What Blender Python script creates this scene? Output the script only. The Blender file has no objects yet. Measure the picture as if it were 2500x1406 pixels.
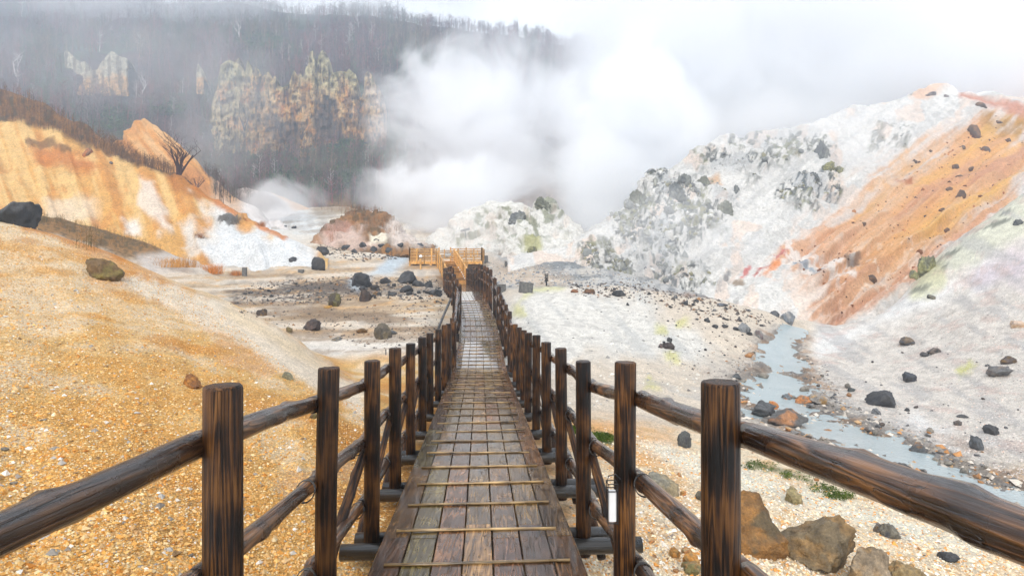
import bpy, math, random
import numpy as np
from mathutils import Vector, Matrix

random.seed(7)
RNG = np.random.default_rng(7)
C = bpy.context.scene.collection
F = 1400.0          # focal length in photograph pixels (2500 px wide)
YH = 660.0          # horizon row of the photograph
CX = 1250.0

# ------------------------------------------------------------------ numeric helpers
def s2l(c):
    c = np.asarray(c, float) / 255.0
    return np.where(c <= 0.04045, c / 12.92, ((c + 0.055) / 1.055) ** 2.4)

def P(px, py, d):
    return Vector(((px - CX) / F * d, d, -(py - YH) / F * d))

def Pn(px, py, d):
    return np.stack([(px - CX) / F * d, d + 0 * px, -(py - YH) / F * d], -1)

def _hash(ix, iy, iz, seed):
    h = (ix.astype(np.uint32) * np.uint32(374761393) + iy.astype(np.uint32) * np.uint32(668265263)
         + iz.astype(np.uint32) * np.uint32(2246822519) + np.uint32((seed * 3266489917) & 0xffffffff))
    h ^= h >> np.uint32(15); h *= np.uint32(2246822519); h ^= h >> np.uint32(13)
    h *= np.uint32(3266489917); h ^= h >> np.uint32(16)
    return h.astype(np.float64) / 4294967295.0 * 2 - 1

def vnoise(p, seed=0):
    p = np.asarray(p, float)
    i = np.floor(p).astype(np.int64); f = p - i
    u = f * f * f * (f * (f * 6 - 15) + 10)
    r = 0
    for a in (0, 1):
        wx = u[..., 0] if a else 1 - u[..., 0]
        for b in (0, 1):
            wy = u[..., 1] if b else 1 - u[..., 1]
            for c in (0, 1):
                wz = u[..., 2] if c else 1 - u[..., 2]
                r = r + _hash(i[..., 0] + a, i[..., 1] + b, i[..., 2] + c, seed) * wx * wy * wz
    return r

def fbm(p, oct=4, seed=0, gain=0.5, lac=2.03):
    p = np.asarray(p, float); r = 0; a = 1.0; t = 0
    for k in range(oct):
        r = r + a * vnoise(p + 17.3 * k, seed + k * 31); t += a
        p = p * lac; a *= gain
    return r / t * 1.6

def ridged(p, oct=4, seed=0):
    p = np.asarray(p, float); r = 0; a = 1.0; t = 0
    for k in range(oct):
        r = r + a * (1 - np.abs(vnoise(p + 9.1 * k, seed + k * 17)) * 2); t += a
        p = p * 2.1; a *= 0.5
    return r / t

def sstep(a, b, x):
    t = np.clip((x - a) / (b - a), 0, 1)
    return t * t * (3 - 2 * t)

def sd_poly(px, py, pts):
    pts = np.asarray(pts, float); n = len(pts)
    d = np.full(px.shape, 1e18); s = np.ones(px.shape)
    for i in range(n):
        a = pts[i]; b = pts[i - 1]
        ex, ey = b - a; wx = px - a[0]; wy = py - a[1]
        t = np.clip((wx * ex + wy * ey) / (ex * ex + ey * ey + 1e-9), 0, 1)
        d = np.minimum(d, (wx - ex * t) ** 2 + (wy - ey * t) ** 2)
        c1 = py >= a[1]; c2 = py < b[1]; c3 = ex * wy > ey * wx
        fl = (c1 & c2 & c3) | (~c1 & ~c2 & ~c3)
        s = np.where(fl, -s, s)
    return s * np.sqrt(d)

def pmask(px, py, pts, feather=12, warp=None):
    sd = sd_poly(px, py, pts)
    if warp is not None: sd = sd + warp
    return sstep(feather, -feather, sd)

def lmask(px, py, pts, w, feather=6, warp=None):
    """soft band round a polyline"""
    d = np.full(px.shape, 1e9)
    for a, b in zip(pts[:-1], pts[1:]):
        ex, ey = b[0] - a[0], b[1] - a[1]
        t = np.clip(((px - a[0]) * ex + (py - a[1]) * ey) / (ex * ex + ey * ey), 0, 1)
        d = np.minimum(d, np.hypot(px - a[0] - ex * t, py - a[1] - ey * t))
    if warp is not None: d = d + warp
    return sstep(w + feather, w - feather, d)

def mix(c, col, m):
    return c + (s2l(col) - c) * m[..., None]

# ------------------------------------------------------------------ mesh helpers
def mesh_np(name, verts, faces, cols=None, smooth=True, attrs=None):
    """faces: (n,k) array or list of such arrays"""
    if isinstance(faces, np.ndarray): faces = [faces]
    faces = [f for f in faces if len(f)]
    me = bpy.data.meshes.new(name)
    verts = np.asarray(verts, np.float32)
    me.vertices.add(len(verts)); me.vertices.foreach_set('co', verts.ravel())
    tot = np.concatenate([np.full(len(f), f.shape[1], np.int32) for f in faces])
    idx = np.concatenate([f.ravel() for f in faces]).astype(np.int32)
    st = np.concatenate([[0], np.cumsum(tot)[:-1]]).astype(np.int32)
    me.loops.add(len(idx)); me.loops.foreach_set('vertex_index', idx)
    me.polygons.add(len(tot)); me.polygons.foreach_set('loop_start', st); me.polygons.foreach_set('loop_total', tot)
    me.polygons.foreach_set('use_smooth', np.full(len(tot), smooth, bool))
    me.update(calc_edges=True); me.validate()
    if cols is not None:
        a = me.color_attributes.new('Col', 'FLOAT_COLOR', 'POINT')
        c = np.ones((len(verts), 4), np.float32); c[:, :3] = cols
        a.data.foreach_set('color', c.ravel())
    for k, v in (attrs or {}).items():
        a = me.attributes.new(k, 'FLOAT', 'POINT'); a.data.foreach_set('value', np.asarray(v, np.float32))
    return me

def obj(name, me, mat=None, parent=None, loc=(0, 0, 0), rot=None):
    o = bpy.data.objects.new(name, me); C.objects.link(o)
    if mat is not None: me.materials.append(mat)
    if parent is not None: o.parent = parent
    o.location = loc
    if rot is not None:
        o.rotation_mode = 'QUATERNION'; o.rotation_quaternion = rot
    return o

def empty(name, loc=(0, 0, 0)):
    o = bpy.data.objects.new(name, None); C.objects.link(o); o.location = loc; o.empty_display_size = 0.3
    return o

def tag(o, label=None, cat=None, group=None, kind=None):
    if label: o['label'] = label
    if cat: o['category'] = cat
    if group: o['group'] = group
    if kind: o['kind'] = kind
    return o

class MB:
    """collects pieces with a colour and a random value each"""
    def __init__(s): s.v = []; s.f = {}; s.c = []; s.r = []; s.n = 0
    def add(s, verts, faces, col=(1, 1, 1), rnd=0.0):
        verts = np.asarray(verts, float)
        for f in faces:
            s.f.setdefault(len(f), []).append([i + s.n for i in f])
        s.v.append(verts); s.n += len(verts)
        s.c.append(np.tile(np.asarray(col, float), (len(verts), 1))); s.r.append(np.full(len(verts), rnd))
    def box(s, a, b, w, h, col=(1, 1, 1), rnd=0.0, up=Vector((0, 0, 1)), ch=0.0):
        """bar from a to b, w wide, h high, optional chamfer"""
        a = Vector(a); b = Vector(b); t = (b - a).normalized(); x = t.cross(up).normalized(); y = x.cross(t).normalized()
        if ch > 0:
            q = [(-w/2+ch, -h/2), (w/2-ch, -h/2), (w/2, -h/2+ch), (w/2, h/2-ch), (w/2-ch, h/2), (-w/2+ch, h/2), (-w/2, h/2-ch), (-w/2, -h/2+ch)]
        else:
            q = [(-w/2, -h/2), (w/2, -h/2), (w/2, h/2), (-w/2, h/2)]
        n = len(q)
        V = [tuple(p + x * i + y * j) for p in (a, b) for i, j in q]
        fs = [(i, (i + 1) % n, n + (i + 1) % n, n + i) for i in range(n)] + [tuple(range(n - 1, -1, -1)), tuple(range(n, 2 * n))]
        s.add(V, fs, col, rnd)
    def tube(s, pts, rad, n=8, col=(1, 1, 1), rnd=0.0, cap=True):
        pts = [Vector(p) for p in pts]; m = len(pts); V = []
        for i, p in enumerate(pts):
            t = (pts[min(i + 1, m - 1)] - pts[max(i - 1, 0)]).normalized()
            ref = Vector((0, 0, 1)) if abs(t.z) < 0.9 else Vector((1, 0, 0))
            x = t.cross(ref).normalized(); y = x.cross(t)
            r = rad[i] if hasattr(rad, '__len__') else rad
            for k in range(n):
                a = 2 * math.pi * k / n
                V.append(tuple(p + x * (r * math.cos(a)) + y * (r * math.sin(a))))
        fs = []
        for i in range(m - 1):
            for k in range(n):
                k2 = (k + 1) % n
                fs.append((i * n + k, i * n + k2, (i + 1) * n + k2, (i + 1) * n + k))
        if cap: fs += [tuple(range(n - 1, -1, -1)), tuple((m - 1) * n + k for k in range(n))]
        s.add(V, fs, col, rnd)
    def mesh(s, name, smooth=False):
        return mesh_np(name, np.concatenate(s.v), [np.array(x) for x in s.f.values()], np.concatenate(s.c), smooth, {'rnd': np.concatenate(s.r)})

# ------------------------------------------------------------------ node helpers
def new_mat(name):
    m = bpy.data.materials.new(name); m.use_nodes = True
    nt = m.node_tree; nt.nodes.clear()
    out = nt.nodes.new('ShaderNodeOutputMaterial')
    return m, nt, out

def N(nt, t, ins=None, **kw):
    n = nt.nodes.new(t)
    for k, v in kw.items(): setattr(n, k, v)
    for k, v in (ins or {}).items():
        if isinstance(v, bpy.types.NodeSocket): nt.links.new(v, n.inputs[k])
        else: n.inputs[k].default_value = v
    return n

def ramp(nt, fac, stops, interp='LINEAR'):
    n = nt.nodes.new('ShaderNodeValToRGB'); e = n.color_ramp.elements; n.color_ramp.interpolation = interp
    while len(e) < len(stops): e.new(0.5)
    for i, (p, c) in enumerate(stops):
        e[i].position = p; e[i].color = (*c, 1) if len(c) == 3 else c
    nt.links.new(fac, n.inputs[0])
    return n.outputs[0]

def math_(nt, op, a, b=None, clamp=False):
    n = nt.nodes.new('ShaderNodeMath'); n.operation = op; n.use_clamp = clamp
    for i, v in enumerate((a, b)):
        if v is None: continue
        if isinstance(v, bpy.types.NodeSocket): nt.links.new(v, n.inputs[i])
        else: n.inputs[i].default_value = v
    return n.outputs[0]

def mixc(nt, fac, a, b, blend='MIX'):
    n = nt.nodes.new('ShaderNodeMix'); n.data_type = 'RGBA'; n.blend_type = blend
    for k, v in ((0, fac), (6, a), (7, b)):
        if isinstance(v, bpy.types.NodeSocket): nt.links.new(v, n.inputs[k])
        else: n.inputs[k].default_value = v if k == 0 else (*v, 1)
    return n.outputs[2]

def maprange(nt, v, a, b, c=0.0, d=1.0, smooth=False):
    n = nt.nodes.new('ShaderNodeMapRange'); n.interpolation_type = 'SMOOTHSTEP' if smooth else 'LINEAR'
    nt.links.new(v, n.inputs[0])
    for i, x in enumerate((a, b, c, d)): n.inputs[1 + i].default_value = x
    return n.outputs[0]

def earth_mat(name, fine=30.0, coarse=3.0, bump=0.03, mot=0.5, rough=0.85, grain=0.35, spec=0.3):
    """soil / rock: vertex colour broken up by noise at several scales, with real relief in the bump"""
    m, nt, out = new_mat(name)
    att = N(nt, 'ShaderNodeAttribute', attribute_name='Col')
    geo = N(nt, 'ShaderNodeNewGeometry')
    n1 = N(nt, 'ShaderNodeTexNoise', {'Vector': geo.outputs['Position'], 'Scale': coarse, 'Detail': 6.0, 'Roughness': 0.65})
    n2 = N(nt, 'ShaderNodeTexNoise', {'Vector': geo.outputs['Position'], 'Scale': fine, 'Detail': 5.0, 'Roughness': 0.7})
    vo = N(nt, 'ShaderNodeTexVoronoi', {'Vector': geo.outputs['Position'], 'Scale': fine * 1.6})
    f1 = maprange(nt, n1.outputs[0], 0.3, 0.72, 1 - mot, 1 + mot * 0.55)
    f2 = maprange(nt, n2.outputs[0], 0.3, 0.7, 1 - grain, 1 + grain * 0.6)
    f3 = maprange(nt, N(nt, 'ShaderNodeSeparateColor', {0: vo.outputs['Color']}).outputs[0], 0.0, 1.0, 1 - grain * 0.6, 1 + grain * 0.3)
    f = math_(nt, 'MULTIPLY', math_(nt, 'MULTIPLY', f1, f2), f3)
    col = N(nt, 'ShaderNodeVectorMath', {0: att.outputs['Color']}, operation='SCALE')
    nt.links.new(f, col.inputs['Scale'])
    h = math_(nt, 'ADD', math_(nt, 'MULTIPLY', n1.outputs[0], 1.6), math_(nt, 'ADD', n2.outputs[0], math_(nt, 'MULTIPLY', vo.outputs['Distance'], -0.35)))
    bp = N(nt, 'ShaderNodeBump', {'Height': h, 'Strength': 0.9, 'Distance': bump})
    b = N(nt, 'ShaderNodeBsdfPrincipled', {'Base Color': col.outputs[0], 'Roughness': rough, 'Specular IOR Level': spec, 'Normal': bp.outputs[0]})
    nt.links.new(b.outputs[0], out.inputs[0])
    return m

def plain_mat(name, col, rough=0.6, spec=0.4, noise=0.25, scale=20, metal=0.0, coat=0.0, bump=0.0, attr=False):
    m, nt, out = new_mat(name)
    tc = N(nt, 'ShaderNodeTexCoord')
    n = N(nt, 'ShaderNodeTexNoise', {'Vector': tc.outputs['Object'], 'Scale': scale, 'Detail': 5.0})
    base = N(nt, 'ShaderNodeAttribute', attribute_name='Col').outputs['Color'] if attr else None
    if base is None:
        rgb = N(nt, 'ShaderNodeRGB'); rgb.outputs[0].default_value = (*col, 1); base = rgb.outputs[0]
    sc = N(nt, 'ShaderNodeVectorMath', {0: base}, operation='SCALE')
    nt.links.new(maprange(nt, n.outputs[0], 0.3, 0.7, 1 - noise, 1 + noise), sc.inputs['Scale'])
    b = N(nt, 'ShaderNodeBsdfPrincipled', {'Base Color': sc.outputs[0], 'Roughness': rough, 'Specular IOR Level': spec, 'Metallic': metal, 'Coat Weight': coat, 'Coat Roughness': 0.12})
    if bump:
        bp = N(nt, 'ShaderNodeBump', {'Height': n.outputs[0], 'Strength': 0.6, 'Distance': bump}); nt.links.new(bp.outputs[0], b.inputs['Normal'])
    nt.links.new(b.outputs[0], out.inputs[0])
    return m

def wood_mat(name, stops, rough=(0.2, 0.5), stretch=(9, 9, 0.55), coat=0.35, bump=0.006, attr=False, knots=True, per_object=True, spec=.5):
    """wet timber: long warped grain rings, checks and knots along local Z (or the axis with the small stretch)"""
    m, nt, out = new_mat(name)
    tc = N(nt, 'ShaderNodeTexCoord'); oi = N(nt, 'ShaderNodeObjectInfo')
    if per_object: rnd = oi.outputs['Random']
    else: rnd = N(nt, 'ShaderNodeAttribute', attribute_name='rnd').outputs['Fac']
    off = math_(nt, 'MULTIPLY', rnd, 37.0)
    mp = N(nt, 'ShaderNodeMapping', {'Vector': tc.outputs['Object'], 'Scale': stretch})
    warp = N(nt, 'ShaderNodeTexNoise', {'Vector': mp.outputs[0], 'W': off, 'Scale': 0.9, 'Detail': 3.0}, noise_dimensions='4D')
    addv = N(nt, 'ShaderNodeVectorMath', {0: mp.outputs[0], 1: warp.outputs['Color']}, operation='ADD')
    g = N(nt, 'ShaderNodeTexNoise', {'Vector': addv.outputs[0], 'W': off, 'Scale': 1.1, 'Detail': 2.0, 'Roughness': 0.45}, noise_dimensions='4D')
    rings = math_(nt, 'PINGPONG', math_(nt, 'MULTIPLY', g.outputs[0], 9.0), 0.5)          # growth rings
    rings = math_(nt, 'MULTIPLY', rings, 2.0)
    fib = N(nt, 'ShaderNodeTexNoise', {'Vector': addv.outputs[0], 'W': off, 'Scale': 5.0, 'Detail': 4.0, 'Roughness': 0.7}, noise_dimensions='4D')
    blot = N(nt, 'ShaderNodeTexNoise', {'Vector': tc.outputs['Object'], 'W': off, 'Scale': 4.0, 'Detail': 4.0}, noise_dimensions='4D')
    fac = math_(nt, 'ADD', math_(nt, 'MULTIPLY', rings, 0.34), math_(nt, 'MULTIPLY', fib.outputs[0], 0.4))
    fac = math_(nt, 'ADD', fac, maprange(nt, blot.outputs[0], 0.3, 0.7, -0.22, 0.30))
    col = ramp(nt, fac, stops)
    if attr:
        col = mixc(nt, 1.0, col, N(nt, 'ShaderNodeAttribute', attribute_name='Col').outputs['Color'], 'MULTIPLY')
    # drying checks: thin dark cracks along the grain
    ck = N(nt, 'ShaderNodeTexNoise', {'Vector': N(nt, 'ShaderNodeMapping', {'Vector': tc.outputs['Object'], 'Scale': tuple(s * (3.2 if s > 2 else 1.2) for s in stretch)}).outputs[0], 'W': off, 'Scale': 1.0, 'Detail': 1.0}, noise_dimensions='4D')
    crack = math_(nt, 'SUBTRACT', 1.0, maprange(nt, math_(nt, 'ABSOLUTE', math_(nt, 'SUBTRACT', ck.outputs[0], 0.5)), 0.0, 0.016))
    col = mixc(nt, math_(nt, 'MULTIPLY', crack, 0.8), col, (0.004, 0.003, 0.002))
    if per_object:
        tn = N(nt, 'ShaderNodeVectorMath', {0: col}, operation='SCALE'); nt.links.new(maprange(nt, math_(nt, 'FRACT', math_(nt, 'MULTIPLY', rnd, 7.3)), 0, 1, .62, 1.5), tn.inputs['Scale']); col = tn.outputs[0]
    r = maprange(nt, blot.outputs[0], 0.35, 0.65, rough[0], rough[1])
    h = math_(nt, 'SUBTRACT', math_(nt, 'ADD', math_(nt, 'MULTIPLY', rings, 0.35), fib.outputs[0]), math_(nt, 'MULTIPLY', crack, 1.3))
    bp = N(nt, 'ShaderNodeBump', {'Height': h, 'Strength': 0.8, 'Distance': bump})
    b = N(nt, 'ShaderNodeBsdfPrincipled', {'Base Color': col, 'Roughness': r, 'Normal': bp.outputs[0], 'Coat Weight': coat, 'Coat Roughness': 0.1, 'Specular IOR Level': spec})
    nt.links.new(b.outputs[0], out.inputs[0])
    return m

# ------------------------------------------------------------------ terrain sheets
SHEETS = []       # (PX, PY, D, pos) for look-ups

def grid_faces(nx, ny):
    i = np.arange(nx - 1)[None, :] + nx * np.arange(ny - 1)[:, None]
    return np.stack([i, i + 1, i + 1 + nx, i + nx], -1).reshape(-1, 4)

def grid_normals(pos):
    du = np.gradient(pos, axis=1); dv = np.gradient(pos, axis=0)
    n = np.cross(du, dv); n /= np.linalg.norm(n, axis=-1, keepdims=True) + 1e-9
    return np.where((n[..., 2:3] < 0) , -n, n)

def gsmooth(a, sig, axis):
    r = int(3 * sig) + 1; k = np.exp(-0.5 * (np.arange(-r, r + 1) / sig) ** 2); k /= k.sum()
    pad = [(0, 0)] * a.ndim; pad[axis] = (r, r); b = np.pad(a, pad, mode='edge')
    o = 0
    for j, w in enumerate(k):
        sl = [slice(None)] * a.ndim; sl[axis] = slice(j, j + a.shape[axis]); o = o + w * b[tuple(sl)]
    return o

def relief(name, lines, px0, px1, nx, nts, disp, colfn, mat, smooth=3.0, xs=2.0, label=None, kind='structure', cat=None):
    px = np.linspace(px0, px1, nx)
    L = []
    for ln in lines:
        a = np.array(ln, float)
        L.append((np.interp(px, a[:, 0], a[:, 1]), np.interp(px, a[:, 0], np.log(a[:, 2]))))
    py = []; ld = []
    for k in range(len(L) - 1):
        for t in np.linspace(0, 1, nts[k], endpoint=False):
            py.append(L[k][0] * (1 - t) + L[k + 1][0] * t); ld.append(L[k][1] * (1 - t) + L[k + 1][1] * t)
    py.append(L[-1][0]); ld.append(L[-1][1])
    py = np.array(py); ld = np.array(ld)
    if smooth: py = gsmooth(py, smooth, 0); ld = gsmooth(ld, smooth, 0)
    if xs: py = gsmooth(py, xs, 1); ld = gsmooth(ld, xs * 2, 1)
    PX = np.broadcast_to(px[None, :], py.shape).copy(); D = np.exp(ld)
    pos = Pn(PX, py, D)
    nrm = grid_normals(pos)
    pos = pos + nrm * disp(pos, PX, py)[..., None]
    col = colfn(pos, PX, py)
    me = mesh_np(name, pos.reshape(-1, 3), grid_faces(nx, len(py)), np.clip(col.reshape(-1, 3), 0.01, 0.9))
    o = obj(name, me, mat); tag(o, label, cat, None, kind)
    qx = CX + F * pos[..., 0] / pos[..., 1]; qy = YH - F * pos[..., 2] / pos[..., 1]
    SHEETS.append((qx.ravel(), qy.ravel(), pos.reshape(-1, 3)))
    return o, PX, py, pos

# ---- the ground: a height field through scattered spot heights (photo column, photo row, distance)
SPOTS = [
 # left gravel slope, near
 (-500,1500,2.0),(-500,980,4.5),(-500,640,9.0),(-500,400,13.5),
 (0,1406,3.25),(0,1150,4.6),(0,950,6.3),(0,780,8.6),(0,650,11.2),(0,538,14.2),
 (250,1406,3.55),(250,1150,5.1),(250,950,7.0),(250,800,9.2),(250,700,11.6),(250,612,15.0),
 (500,1406,4.1),(500,1200,5.4),(500,1000,7.4),(500,880,9.4),(500,780,12.0),(500,712,15.2),
 (700,1406,4.5),(700,1200,5.9),(700,1000,8.2),(700,900,10.4),(700,830,13.2),(700,806,15.2),
 (850,1300,5.3),(850,1100,7.3),(850,980,10.0),(850,925,13.5),
 (1000,1300,5.6),(1000,1150,7.2),(1000,1000,10.4),(1000,930,14.6),
 # behind the crest of that slope
 (-500,560,22),(0,600,21),(250,668,21),(500,750,20),(700,835,18.5),(850,905,16.5),
 (-500,500,38),(0,520,38),(80,522,38),(250,566,40),(400,607,42),
 (300,650,33),(450,640,44),(450,690,32),(600,672,42),(600,730,28),(600,610,52),(500,603,56),
 (760,810,21.5),(812,746,28),(932,828,19.3),(700,690,37),(880,700,35),(900,860,17.3),(1000,880,16.6),
 (760,655,44),(760,622,52),(800,592,60),(700,570,70),(760,530,85),(850,505,100),(600,560,85),(300,590,80),
 (980,640,52),(980,690,37),(1010,712,33),(1060,780,22),(1060,720,30),
 (1090,652,51),(1090,690,44),(1180,655,50),(1180,800,21.5),(1180,900,15.8),(1180,1000,11.4),(1180,1200,6.6),(1180,1406,4.8),
 (1090,610,66),(1000,600,75),(1200,600,66),(1300,610,66),(1400,615,60),(1100,560,110),(1400,560,110),
 # right, the pale bank
 (1250,740,26.2),(1300,735,26.8),(1340,707,30),(1450,712,29.5),(1600,730,28),(1750,757,26.8),(1820,775,26.2),
 (1300,850,18.2),(1400,850,18.6),(1500,780,24),(1500,900,16.9),(1650,830,21.6),(1700,850,21.3),(1750,900,18.8),(1800,870,21.6),
 (1350,1000,11.8),(1450,1000,12.4),(1600,1000,13.2),(1750,960,16.4),
 # behind the bank
 (1300,668,38),(1400,656,42),(1550,692,34.5),(1700,722,32.2),(1850,757,30.6),(1950,778,30),(1300,640,48),
 # creek
 (1935,805,27.6),(1905,850,24.0),(1915,900,20.6),(1890,960,17.2),(2000,1040,13.7),(2150,1100,11.9),(2330,1175,10.25),(2500,1240,9.1),(2700,1310,8.2),(3000,1400,7.2),
 # right near bank
 (1350,1200,6.9),(1350,1406,4.9),(1500,1406,5.0),(1500,1250,6.5),(1600,1330,5.7),(1600,1100,9.8),(1700,1406,5.2),(1700,1250,6.9),(1700,1080,11.0),
 (1870,1330,6.1),(1870,1180,8.6),(1870,1060,12.4),(2015,1390,5.9),(2015,1200,8.7),(2150,1300,7.3),(2300,1380,6.5),(2300,1270,8.2),(2500,1400,6.6),(2500,1320,7.7),(3000,1600,5.2),
 # right slope
 (2000,860,24),(2060,940,18.6),(2150,1000,15.6),(2300,1080,12.8),(2420,1120,11.7),(2520,1180,10.3),
 (2100,870,23.5),(2200,900,20.5),(2300,950,17.5),(2400,980,15.6),(2500,1000,14.4),
 (2300,800,24.5),(2500,860,19.0),(2500,700,25.0),(2350,700,28.0),(2500,580,29),(2200,800,26.8),
 (2500,470,33),(2420,530,33),(2330,590,33),(2260,645,32.5),(2215,712,31),(2100,782,29.4),(2010,838,26.6),
 (2900,300,37),(2900,600,28),(2900,900,16),(2900,1200,9.5),
 (2900,420,46),(2500,590,42),(2420,640,40),(2330,690,38),(2260,730,36),(2180,770,33),(2100,800,31.4),(2500,640,70),(2000,700,60),(1700,660,60),(2900,600,80),
]
def build_spots():
    a = np.array(SPOTS, float)
    z = -(a[:, 1] - YH) / F * a[:, 2]
    u = np.stack([a[:, 0] / 420.0, np.log(a[:, 2]) * 2.6], -1)
    # ground under and close to the camera
    ex = []
    for d in (0.5, 1.0, 1.7, 2.6):
        for x in (-2.4, -1.2, 0, 1.2, 2.4):
            ex.append((CX + F * x / d / 1.0, d, -2.75 - 0.33 * min(x, 0) - 0.1 * max(x, 0)))
    ex = [e for e in ex if -900 < e[0] < 3400]
    e = np.array(ex)
    u = np.concatenate([u, np.stack([e[:, 0] / 420.0, np.log(e[:, 1]) * 2.6], -1)]); z = np.concatenate([z, e[:, 2]])
    return u, z
def tps(r2):
    return 0.5 * r2 * np.log(r2 + 1e-12)
RU, RZ = build_spots()
_n = len(RU)
_A = np.zeros((_n + 3, _n + 3)); _r2 = ((RU[:, None] - RU[None]) ** 2).sum(-1)
_A[:_n, :_n] = tps(_r2) + np.eye(_n) * 0.02; _A[:_n, _n] = 1; _A[:_n, _n + 1:] = RU; _A[_n, :_n] = 1; _A[_n + 1:, :_n] = RU.T
RW = np.linalg.solve(_A, np.concatenate([RZ, [0, 0, 0]]))
def ground_z(px, d):
    q = np.stack([np.ravel(px) / 420.0, np.log(np.ravel(d)) * 2.6], -1); out = np.empty(len(q))
    for s in range(0, len(q), 20000):
        b = q[s:s + 20000]
        out[s:s + 20000] = tps(((b[:, None] - RU[None]) ** 2).sum(-1)) @ RW[:_n] + RW[_n] + b @ RW[_n + 1:]
    return out.reshape(np.shape(px))

CREEK = [(1940,800,27.8,20),(1925,825,26,22),(1905,850,24.0,32),(1912,900,20.6,44),(1890,955,17.4,74),(1935,1000,15.2,72),(2010,1043,13.7,64),(2100,1082,12.5,64),(2200,1125,11.4,64),(2330,1178,10.25,58),(2430,1215,9.5,54),(2520,1250,9.0,50),(2720,1320,8.1,50),(3000,1400,7.2,50)]
def creek_dist(px, d):
    """distance in half-widths from the creek's centre line, in the (column, log distance) plane"""
    best = np.full(np.shape(px), 1e9)
    S = 900.0
    for a, b in zip(CREEK[:-1], CREEK[1:]):
        ax, ay = a[0], math.log(a[2]) * S; bx, by = b[0], math.log(b[2]) * S
        ex, ey = bx - ax, by - ay; qx = px - ax; qy = np.log(d) * S - ay
        t = np.clip((qx * ex + qy * ey) / (ex * ex + ey * ey), 0, 1)
        w = a[3] * (1 - t) + b[3] * t
        best = np.minimum(best, np.hypot((qx - ex * t), (qy - ey * t) * 0.8) / w)
    return best

GNX, GNY = 760, 640
gpx = np.linspace(-760, 3300, GNX); gd = np.exp(np.linspace(math.log(0.6), math.log(112), GNY))
GPX, GD = np.meshgrid(gpx, gd)
GZ0 = ground_z(GPX, GD)
GZ0 = np.maximum(GZ0, -6.0)
GCD = creek_dist(GPX, GD)
_pos = np.stack([(GPX - CX) / F * GD, GD, GZ0], -1)
_amp = np.clip(GD / 26.0, 0.12, 1.6)
n_big = fbm(_pos * 0.55, 4, 3)
n_med = fbm(_pos * 2.2, 4, 5)
n_fine = fbm(_pos * 9.0, 3, 8)
_left = sstep(1150, 950, GPX) * sstep(17, 13, GD)                 # loose gravel: smoother
GZ = GZ0 + _left * np.minimum(fbm(np.stack([GPX / 90 + fbm(_pos * .4, 2, 45) * .8, np.log(GD) * 2.6, 0 * GD], -1), 2, 44), .15) * .05 + n_big * 0.10 * _amp + n_med * (0.045 * (1 - _left) + 0.034 * _left) * np.clip(_amp, 0.5, 1.3) + n_fine * 0.012 * sstep(30, 8, GD)
_cb = sstep(3.2, 1.0, GCD)
GZ = GZ + _cb * (fbm(_pos * 3.6, 4, 12) * 0.085 + np.maximum(ridged(_pos * 1.6, 3, 4) - 0.4, 0) * 0.10) - sstep(1.3, 0.45, GCD + fbm(_pos * 1.5, 3, 14) * .35) * 0.115
# keep the ground clear below the walkway
WALK = [(0.3,-.06,-1.76),(3.72,-.22,-1.985),(15.1,-.85,-2.66),(19.9,-1.12,-2.43),(23.5,-1.40,-1.99),(27.5,-1.92,-1.45),(31.0,-2.44,-1.15),(37.5,-3.25,-1.13),(44.5,-4.15,-1.10)]
_w = np.array(WALK)
def walk(d): return np.interp(d, _w[:, 0], _w[:, 1]), np.interp(d, _w[:, 0], _w[:, 2])
_wx, _wz = walk(GD)
_near = sstep(2.2, 0.8, np.abs(_pos[..., 0] - _wx)) * (GD < 52)
GZ = np.where(_near > 0, np.minimum(GZ, GZ * (1 - _near) + np.minimum(GZ, _wz - 0.42) * _near), GZ)
GPOS = np.stack([(GPX - CX) / F * GD, GD, GZ], -1)
GPY = YH - F * GZ / GD
GMIN = np.minimum.accumulate(GPY, axis=0)

def hit(px, py, jitter=0):
    """visible ground point at a photo pixel"""
    c = int(round((px - gpx[0]) / (gpx[1] - gpx[0]))); c = min(max(c, 0), GNX - 1)
    r = int(np.searchsorted(-GMIN[:, c], -py)); r = min(max(r, 1), GNY - 1)
    a, b = GPY[r - 1, c], GPY[r, c]
    t = 0 if abs(a - b) < 1e-6 else min(max((a - py) / (a - b), 0), 1)
    d = gd[r - 1] * (1 - t) + gd[r] * t
    return Vector(((px - CX) / F * d, d, GZ[r - 1, c] * (1 - t) + GZ[r, c] * t))

def hit_many(px, py):
    c = np.clip(np.round((px - gpx[0]) / (gpx[1] - gpx[0])).astype(int), 0, GNX - 1)
    r = np.empty(len(px), int)
    for cc in np.unique(c):
        m = c == cc; r[m] = np.searchsorted(-GMIN[:, cc], -py[m])
    ok = (r > 0) & (r < GNY); r = np.clip(r, 1, GNY - 1)
    a = GPY[r - 1, c]; b = GPY[r, c]; t = np.clip((a - py) / np.where(np.abs(a - b) < 1e-6, 1, a - b), 0, 1)
    d = gd[r - 1] * (1 - t) + gd[r] * t; z = GZ[r - 1, c] * (1 - t) + GZ[r, c] * t
    return np.stack([(px - CX) / F * d, d, z], -1), ok

def sheet_hit(px, py, rad=9):
    """visible point on any sheet (hills too)"""
    g = hit(px, py); best = g if abs(YH - F * g.z / g.y - py) < 12 else None
    for qx, qy, pos in SHEETS:
        m = (np.abs(qx - px) < rad) & (np.abs(qy - py) < rad)
        if m.any():
            sel = pos[m]; k = np.argmin(sel[:, 1])
            near = sel[sel[:, 1] < sel[k, 1] * 1.08]
            v = Vector(near.mean(0))
            if best is None or v.y < best.y: best = v
    return best or g

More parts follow.
